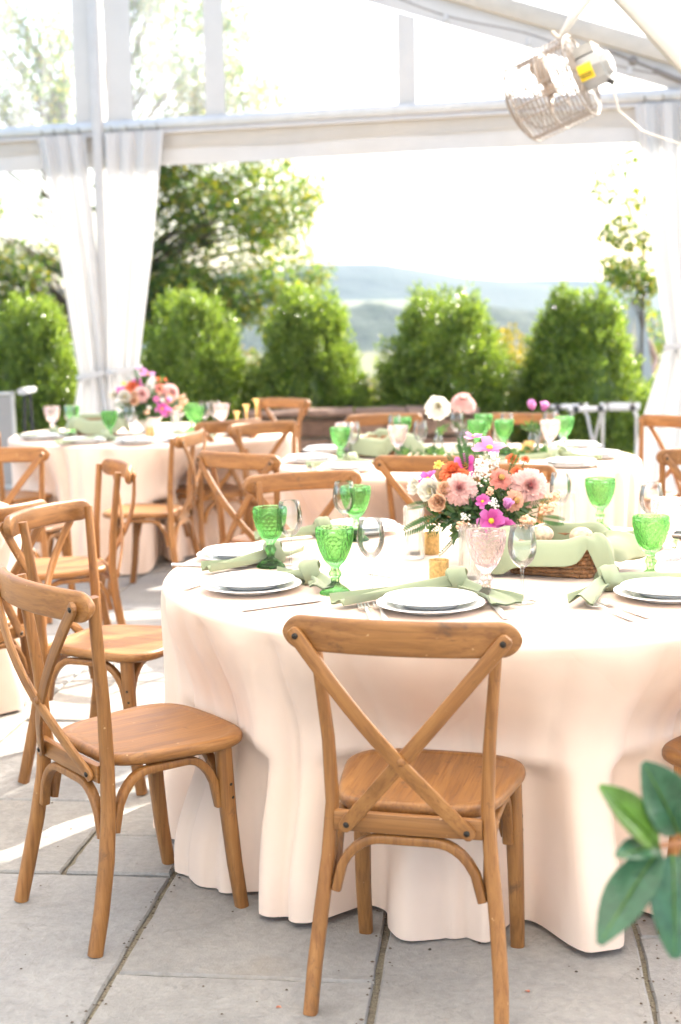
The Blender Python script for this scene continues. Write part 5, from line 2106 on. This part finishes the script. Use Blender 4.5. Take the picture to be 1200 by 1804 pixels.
# ---- middle table
mid = 'on the middle table'
pl2 = [((.03, 6.70), 'nearest the camera, left side, ' + mid), ((-.15, 7.16), 'at the left end, ' + mid), ((-.06, 7.64), 'at the far left, ' + mid),
       ((1.10, 6.74), 'nearest the camera, right side, ' + mid), ((1.29, 7.12), 'at the right end, ' + mid), ((1.27, 7.62), 'at the far right, ' + mid), ((.60, 6.47), 'hidden partly by the near bouquet, ' + mid)]
for p, w_ in pl2:
    item('dinner_plate', PLATE_BIG, p, 'dinner plate under a smaller plate, ' + w_, 'plate', GPl)
    item('salad_plate', PLATE_SMALL, p, 'small plate stacked on top, ' + w_, 'plate', GSa, 0, TZ + .0125)
for p, w_ in [((.005, 7.10), 'beside the left plates ' + mid), ((.345, 7.72), 'behind the lined basket ' + mid), ((.80, 7.85), 'at the back right of the vases ' + mid), ((1.20, 7.56), 'left of the white stand ' + mid), ((.72, 7.42), 'in the centre below the pale pink bloom ' + mid), ((.86, 7.40), 'beside the clear tumbler ' + mid)]:
    item('green_goblet', GOB_G, p, 'green goblet ' + w_, 'goblet', GGo, p[0] * 5, TZ, 1.05)
for p, w_ in [((.295, 7.12), 'in front of the lined basket ' + mid), ((1.085, 7.30), 'before the pink cosmos ' + mid), ((.03, 7.34), 'behind the left green goblet ' + mid)]:
    item('pink_goblet', GOB_P, p, 'pale pink goblet ' + w_, 'goblet', GPk, p[0] * 4, TZ, 1.07)
for p, w_ in [((.07, 7.18), 'overlapping the left green goblet ' + mid), ((.30, 7.66), 'beside the back green goblet ' + mid), ((.645, 7.78), 'in front of the pale pink bloom ' + mid), ((.41, 7.18), 'right of the pink goblet ' + mid), ((1.14, 7.68), 'behind the right green goblet ' + mid), ((.90, 7.62), 'left of the pink cosmos vase ' + mid)]:
    item('wine_glass', WINE, p, 'clear wine glass ' + w_, 'wine glass', GWi)
item('votive_holder', VOTIVE, (.95, 7.22), 'gold votive near the pink goblet ' + mid, 'candle holder', 'gold votives')
item('votive_holder', VOTIVE, (.99, 7.40), 'gold votive behind another votive ' + mid, 'candle holder', 'gold votives')
item('ribbed_holder', RIBBED, (.86, 7.62), 'ribbed candle cylinder among the glasses ' + mid, 'candle holder', 'ribbed glass candle cylinders', 0, TZ, 1)
place_napkin(NAP_CURL, (1.12, 7.12), R(60), 'knotted sage napkin trailing over the right plates ' + mid)
place_napkin(NAP_FRONT, (1.06, 6.98), R(-30), 'knotted sage napkin behind the right near plate ' + mid)
place_napkin(NAP_FLAT, (.06, 6.93), R(20), 'knotted sage napkin behind the left near plate ' + mid)
place_napkin(NAP_FLAT, (.02, 7.44), R(80), 'knotted sage napkin by the far left plate ' + mid)
lay(KNIFE, 'knife', (1.24, 6.86), (1.22, 6.65), 'steel knife right of the near plate ' + mid, 'knife', GKn)
lay(FORK, 'fork', (-.16, 6.93), (-.12, 6.72), 'steel fork left of the near plate ' + mid, 'fork', GFo)
bk2 = copy_tree(bk, (.22, 7.40, TZ), R(-38), 'brown wicker basket under a sage cloth on the middle table')
LINER_B = liner_mesh(9, [(R(160), .7, .05, .04), (R(20), .8, .02, .04)])
liner_obj(LINER_B, (.22, 7.40, TZ + .002), R(-38), 'sage cloth lining the basket of the middle table')

# ---- far left table
fl_ = 'on the far left table'
pl3 = [((-1.53, 8.50), 'left of the centre, ' + fl_), ((-.93, 8.52), 'at the right front, ' + fl_), ((-1.86, 8.82), 'at the left front, ' + fl_), ((-.62, 8.86), 'at the right end, ' + fl_), ((-1.2, 8.40), 'in the middle front, ' + fl_)]
for p, w_ in pl3:
    item('dinner_plate', PLATE_BIG, p, 'dinner plate under a smaller plate, ' + w_, 'plate', GPl)
    item('salad_plate', PLATE_SMALL, p, 'small plate stacked on top, ' + w_, 'plate', GSa, 0, TZ + .0125)
for p, w_ in [((-1.40, 8.68), 'alone in front of the basket ' + fl_), ((-.965, 9.30), 'right of the bouquet, taller looking of two, ' + fl_), ((-.90, 8.98), 'right of the bouquet, nearer of two, ' + fl_), ((-1.74, 9.28), 'behind the left pink goblet ' + fl_)]:
    item('green_goblet', GOB_G, p, 'green goblet ' + w_, 'goblet', GGo, p[0] * 5, TZ, 1.05)
for p, w_ in [((-1.85, 9.18), 'at the left ' + fl_), ((-.755, 9.15), 'left of the gold candlesticks ' + fl_)]:
    item('pink_goblet', GOB_P, p, 'pale pink goblet ' + w_, 'goblet', GPk, p[0] * 4, TZ, 1.07)
for p, w_ in [((-1.30, 8.85), 'in front of the bouquet ' + fl_), ((-.80, 9.22), 'behind the right pink goblet ' + fl_), ((-.86, 9.12), 'beside the nearer green goblet ' + fl_), ((-1.71, 9.05), 'beside the left pink goblet ' + fl_), ((-1.04, 9.40), 'half hidden at the back ' + fl_)]:
    item('wine_glass', WINE, p, 'clear wine glass ' + w_, 'wine glass', GWi)
item('ribbed_holder', RIBBED, (-1.03, 8.98), 'ribbed candle cylinder right of the bouquet ' + fl_, 'candle holder', 'ribbed glass candle cylinders', 0, TZ, 1)
item('votive_holder', VOTIVE, (-1.17, 8.80), 'gold votive before the bouquet ' + fl_, 'candle holder', 'gold votives')
place_napkin(NAP_FRONT, (-1.42, 8.62), R(20), 'knotted sage napkin behind the left plate ' + fl_)
place_napkin(NAP_FLAT, (-.80, 8.80), R(-20), 'knotted sage napkin at the right front ' + fl_)
place_napkin(NAP_FLAT, (-1.80, 8.98), R(30), 'knotted sage napkin at the left front ' + fl_)
card((-1.10, 8.66), R(60), .05, .14, 'white menu card before the bouquet ' + fl_)
bk3 = copy_tree(bk, (-1.55, 9.08, TZ), R(12), 'brown wicker basket under a sage cloth on the far left table')
liner_obj(LINER_B, (-1.55, 9.08, TZ + .002), R(10), 'sage cloth lining the basket of the far left table')


def candlestick(p, h, label):
    prof = [(0, 0), (.032, 0), (.033, .004), (.014, .012), (.007, .02), (.010, .035), (.006, .05), (.0065, h - .05), (.012, h - .035), (.008, h - .028), (.022, h - .004), (.024, h), (.018, h), (.006, h - .02), (0, h - .021)]
    o = item('candlestick', lathe_mesh('candlestick', prof, BRASS, 24), p, label, 'candlestick', 'gold candlesticks')
    return o


candlestick((-.535, 9.25), .205, 'tallest gold candlestick on the far left table')
candlestick((-.605, 9.32), .165, 'middle-height gold candlestick on the far left table')
candlestick((-.655, 9.12), .135, 'shortest gold candlestick on the far left table')

# ================================================================== SERVICE STANDS AND BACKGROUND PEOPLE
def tray_stand(label, loc, rz, w_=.42, h=.68):
    t = thing('tray_stand', label, 'tray stand', loc, rz, 'folding tray stands')
    for s in (-1, 1):
        mb = MB()
        # one U-frame: two legs and a padded top bar
        path = [(-w_ / 2 + .03, -s * .2, 0), (-w_ / 2 + .03, s * .13, h - .07), (-w_ / 2 + .05, s * .185, h - .01), (-w_ / 2 + .09, s * .19, h), (w_ / 2 - .09, s * .19, h), (w_ / 2 - .05, s * .185, h - .01), (w_ / 2 - .03, s * .13, h - .07), (w_ / 2 - .03, -s * .2, 0)]
        mb.tube(path, .0125, 8, (0, 1, 0))
        mb.build('leg_frame', WHITE_METAL, t)
        mb = MB()
        mb.tube([(-w_ / 2, s * .19, h + .012), (w_ / 2, s * .19, h + .012)], .019, 10, (0, 1, 0))
        mb.build('top_bar', WHITE_METAL, t)
        for x in (-w_ * .32, w_ * .32):
            mb = MB()
            mb.box(x - .022, x + .022, s * .19 - .024, s * .19 + .024, h - .012, h + .036)
            mb.build('bar_clip', BLACK, t, False)
    for x in (-w_ * .32, w_ * .32):
        mb = MB()
        mb.sweep([(x, -.19, h + .028), (x, 0, h + .0), (x, .19, h + .028)], rrect(.022, .0015, .001), None, (0, 0, 1))
        mb.build('strap', BLACK, t)
    return t


tray_stand('white folding tray stand with black straps behind the middle table, left of two', (2.02, 12.0, 0), R(14), .34)
tray_stand('white folding tray stand with black straps behind the middle table, right of two', (2.38, 12.05, 0), R(-12), .34)
t = thing('tray_stand', 'black folded tray stand with a white top bar at the left edge', 'tray stand', (-2.62, 12.0, 0), 0, 'folding tray stands')
for x0, x1 in ((-.035, -.01), (.035, .06)):
    mb = MB()
    mb.tube([(x0 * .6, 0, .90), (x0, 0, .5), (x1, .02, 0)], .014, 8, (0, 1, 0))
    mb.build('leg', BLACK, t)
mb = MB()
mb.sweep([(0, -.18, .915), (0, .18, .915)], rrect(.042, .024, .015, 4))
mb.build('top_bar', WHITE_METAL, t)
t = thing('panel_screen', 'grey fabric panel in a silver frame at the left edge', 'screen', (-3.1, 12.0, 0))
mb = MB()
mb.box(-.32, .345, -.012, .012, .12, .875)
mb.build('fabric_panel', GREY_FABRIC, t, False)
for a_, b_ in (((-.345, 0, 0), (-.345, 0, .91)), ((.358, 0, 0), (.358, 0, .91)), ((-.357, 0, .893), (.37, 0, .893)), ((-.333, 0, .105), (.346, 0, .105))):
    mb = MB()
    mb.sweep([a_, b_], rrect(.0125, .016, .003), None, (0, 1, 0))
    mb.build('frame_bar', ALU, t)

# white wooden easel with a person behind it, far right
GZ = float(ground_h(np.array(4.1), np.array(19.5)))
t = thing('easel', 'white wooden A-frame easel standing in front of the distant person', 'easel', (3.76, 18.0, float(ground_h(np.array(3.76), np.array(18.0)))))
for a_, b_ in (((-.07, 0, 1.92), (-.22, -.25, 0)), ((.0, 0, 1.95), (.22, -.25, 0)), ((0, .05, 1.9), (0, .55, 0))):
    mb = MB()
    mb.sweep([b_, a_], rrect(.07 if a_[0] == .0 and b_[1] < 0 else .03, .02, .006), None, (0, 1, 0))
    mb.build('leg', WHITE_METAL, t)
mb = MB()
mb.sweep([(-.14, -.1, .95), (.14, -.1, .95)], rrect(.02, .03, .006))
mb.build('cross_bar', WHITE_METAL, t)
mb = MB()
mb.sweep([(-.09, 0, 1.93), (.10, 0, 1.93)], rrect(.03, .05, .012))
mb.build('top_bar', WHITE_METAL, t)

pt = thing('person', 'person with grey hair in a dark sleeveless top standing behind the easel', 'person', (4.12, 19.8, float(ground_h(np.array(4.12), np.array(19.8)))), R(8))


pt.scale = (1.07, 1.07, 1.07)


def skin_body(name, verts, edges, radii, mats, parent, root=0, sub=2):
    me = bpy.data.meshes.new(name)
    me.from_pydata(verts, edges, [])
    o = obj(name, me, parent)
    me.materials.append(mats)
    o.modifiers.new('skin', 'SKIN')
    for i, v in enumerate(me.skin_vertices[0].data):
        r_ = radii[i]
        v.radius = r_ if hasattr(r_, '__len__') else (r_, r_)
        v.use_root = i == root
    s = o.modifiers.new('sub', 'SUBSURF')
    s.levels = s.render_levels = sub
    for p in me.polygons:
        p.use_smooth = True
    return o


PV = [(0, 0, .95), (0, .0, 1.12), (0, .0, 1.30), (0, 0, 1.43), (0, -.02, 1.50), (0, -.04, 1.60), (0, -.04, 1.70),
      (-.17, 0, 1.40), (-.26, -.02, 1.16), (-.14, -.16, 1.02), (.17, 0, 1.40), (.27, -.02, 1.16), (.17, -.17, 1.0),
      (-.09, 0, .90), (-.10, -.02, .48), (-.10, .02, .06), (-.10, -.12, .03), (.09, 0, .90), (.10, -.02, .48), (.10, .02, .06), (.10, -.12, .03)]
PE = [(0, 1), (1, 2), (2, 3), (3, 4), (4, 5), (5, 6), (3, 7), (7, 8), (8, 9), (3, 10), (10, 11), (11, 12), (0, 13), (13, 14), (14, 15), (15, 16), (0, 17), (17, 18), (18, 19), (19, 20)]
PR = [(.15, .11), (.125, .10), (.15, .11), (.10, .08), (.055, .055), (.085, .095), (.08, .09), .055, .042, .032, .055, .042, .032, .085, .06, .045, .035, .085, .06, .045, .035]
skin_body('body', PV, PE, PR, SKIN, pt)
mb = MB()
mb.lathe([(.165, -.08), (.158, .05), (.150, .16), (.168, .28), (.182, .38), (.172, .455), (.12, .485)], 24, 0, (0, 0, .98))
o = mb.build('tank_top', BLACKTOP, pt)
o.scale = (1.06, .82, 1)
for s in (-1, 1):
    mb = MB()
    mb.tube([(.085 * s, 0, .96), (.095 * s, -.01, .7), (.10 * s, -.02, .48), (.10 * s, .02, .07)], [.115, .10, .085, .065], 12)
    mb.build('trouser_leg', DENIM, pt)
mb = MB()
mb.ball((0, -.02, 1.685), (.112, .125, .115), 16)
mb.build('hair', GREYHAIR, pt)
mb = MB()
mb.ball((0, -.075, 1.625), (.078, .085, .105), 14)
mb.build('face', SKIN, pt)
for nm, x, z, r_, m in (('eye', -.03, 1.645, .010, DARKPRINT), ('eye', .03, 1.645, .010, DARKPRINT), ('nose', 0, 1.615, .015, SKIN), ('mouth', 0, 1.58, .02, simple('lips', (.4, .15, .13), .5))):
    mb = MB()
    mb.ball((x, -.158, z), (r_, .008 if nm != 'nose' else .022, r_ * (.35 if nm == 'mouth' else 1)), 8)
    mb.build(nm, m, pt)
for s in (-1, 1):
    hp = Vector((-.12, -.2, .99)) if s < 0 else Vector((.15, -.21, .97))
    mb = MB()
    mb.ball(hp, (.032, .045, .02), 10)
    for f in range(4):
        mb.tube([hp + Vector((-.022 + .015 * f, -.03, 0)), hp + Vector((-.024 + .016 * f, -.07, -.006)), hp + Vector((-.024 + .016 * f, -.095, -.02))], [.009, .008, .006], 6)
    mb.tube([hp + Vector((.03 * -s, 0, 0)), hp + Vector((.05 * -s, -.03, -.005)), hp + Vector((.05 * -s, -.055, -.012))], [.010, .009, .007], 6)
    mb.build('hand', SKIN, pt)

# ================================================================== FOREGROUND MAGNOLIA
mg = thing('potted_magnolia', 'glossy green magnolia leaves close to the camera at the lower right', 'plant', (.78, 1.82, 0))
O = Vector((.78, 1.82, 0))


def big_leaf(b, tip, width, nrm, mat, curve=.12):
    b, tip = Vector(b) - O, Vector(tip) - O
    d = tip - b
    L = d.length
    d.normalize()
    nrm = Vector(nrm)
    nrm = (nrm - d * nrm.dot(d)).normalized()
    sd = d.cross(nrm)
    nl, nw = 46, 17
    P = []
    for j in range(nl):
        k = j / (nl - 1)
        wd = width * math.sin(math.pi * min(1, .02 + .96 * k ** .85)) ** .8 * .5 + .0008
        for i in range(nw):
            v = -1 + 2 * i / (nw - 1)
            P.append(b + d * (L * k) + sd * (wd * v) + nrm * (wd * (.28 * v * v + .05 * math.sin(k * 9 + v * 2)) + .00045 * math.cos(58 * (k - .22 * abs(v))) * min(1, wd / .012) - curve * L * (k - .5) ** 2))
    mb = MB()
    mb.grid(P, nw, nl)
    o = mb.build('leaf', mat, mg, True, 180)
    sm = o.modifiers.new('thickness', 'SOLIDIFY')
    sm.thickness = .0007
    mb = MB()
    mb.tube([b + d * (L * k) + nrm * (.0008 - curve * L * (k - .5) ** 2) for k in (0, .2, .4, .6, .8, .95)], [.0022, .0018, .0015, .0012, .0009, .0005], 6, nrm)
    mb.build('midrib', MAGNOLIA_YOUNG, o)


nd = (.407, 1.77, .81)
LF = [(nd, (.325, 1.74, .902), .052, (.6, -.75, .4), MAGNOLIA_YOUNG), (nd, (.340, 1.71, .822), .036, (.1, -.55, .85), MAGNOLIA), ((.405, 1.77, .805), (.316, 1.70, .710), .060, (-.5, -.75, .45), MAGNOLIA),
      ((.425, 1.77, .797), (.418, 1.72, .678), .068, (.1, -.9, .25), MAGNOLIA), ((.44, 1.80, .815), (.388, 1.78, .918), .072, (.3, -.85, .3), MAGNOLIA), ((.436, 1.77, .822), (.462, 1.74, .90), .045, (-.4, -.8, .4), MAGNOLIA),
      ((.44, 1.78, .80), (.50, 1.73, .70), .05, (.4, -.8, .3), MAGNOLIA), ((.45, 1.79, .815), (.54, 1.76, .86), .05, (.1, -.6, .8), MAGNOLIA)]
for b, tp, wd, nr, mt in LF:
    big_leaf(b, tp, wd, nr, mt)
mb = MB()
mb.tube([Vector(p) - O for p in ((.78, 1.82, .35), (.72, 1.82, .62), (.60, 1.80, .76), (.50, 1.785, .80), (.437, 1.78, .808), nd)], [.012, .010, .007, .005, .004, .003], 8)
mb.build('twig', TWIG, mg)
for k in range(10):
    a = k * 2.4
    b = O + Vector((0, 0, .45 + .03 * k))
    big_leaf(b, b + Vector((.14 * math.cos(a), .14 * math.sin(a), .05)), .05, (0, 0, 1), MAGNOLIA)
mb = MB()
mb.lathe([(0, 0), (.12, 0), (.13, .01), (.165, .27), (.175, .27), (.175, .31), (.16, .31), (.155, .28), (0, .27)], 32)
mb.build('pot', TERRACOTTA, mg)
mb = MB()
mb.tube([(0, 0, .27), (.005, 0, .5), (0, .01, .8)], [.014, .012, .006], 8)
mb.build('trunk', BARK, mg)

# fallen petals and crumbs on the terrace
def litter(p, rz, label, col_):
    me = flower_mb(1, .016, 86, 88, (1, 1), (.7, .7), 3, rows=4, cup=.2).mesh('petal', col_, True, 180)
    o = obj('fallen_petal', me, None, (p[0], p[1], .004))
    o.rotation_euler = (0, 0, rz)
    tag(o, label, 'petal', 'fallen petals on the flagstones')


litter((-.16, 2.93), .5, 'small dry pinkish petal on the flagstone left of the foreground chair leg', P_DUSTY)
litter((.40, 2.98), 2.0, 'small dry petal on the flagstone right of the foreground chair leg', P_DUSTY)

# grit and leaf crumbs lying on the flagstones and in the joints
gr = random.Random(77)
mb = MB()
for k in range(420):
    if k % 3:
        u_ = gr.choice([.343, -.281, -.89]) + gr.gauss(0, .02)
        v_ = gr.uniform(2.7, 4.6)
        x, y = uv2xy(u_, v_)
    else:
        x, y = gr.uniform(-1.3, 1.0), gr.uniform(2.7, 5.2)
    r_ = gr.uniform(.0015, .0045)
    a = gr.uniform(0, 6.28)
    P = []
    for q_ in range(5):
        b = a + q_ * 1.257
        P.append((x + r_ * gr.uniform(.6, 1.5) * math.cos(b), y + r_ * gr.uniform(.6, 1.5) * math.sin(b), .0035))
    P.append((x, y, .0035 + r_ * .7))
    mb.add(P, [(q_, (q_ + 1) % 5, 5) for q_ in range(5)])
go = mb.build('grit', simple('dark_crumbs', (0.09, 0.065, 0.045), 0.9, var=0.6, vs=3), None, False)
go['kind'] = 'stuff'

# ================================================================== HAZE
mb = MB()
mb.box(-660, 660, -75, 965, -25, 60)
hm = bpy.data.materials.new('haze_air')
hm.use_nodes = True
ht = hm.node_tree
ht.nodes.clear()
ho = ht.nodes.new('ShaderNodeOutputMaterial')
hv = ht.nodes.new('ShaderNodeVolumePrincipled')
hv.inputs['Color'].default_value = (.52, .76, 1.0, 1)
hv.inputs['Density'].default_value = 0.00024
hv.inputs['Anisotropy'].default_value = 0.0
ht.links.new(hv.outputs[0], ho.inputs['Volume'])
hz = obj('haze', mb.mesh('haze', hm, False))
hz['kind'] = 'stuff'
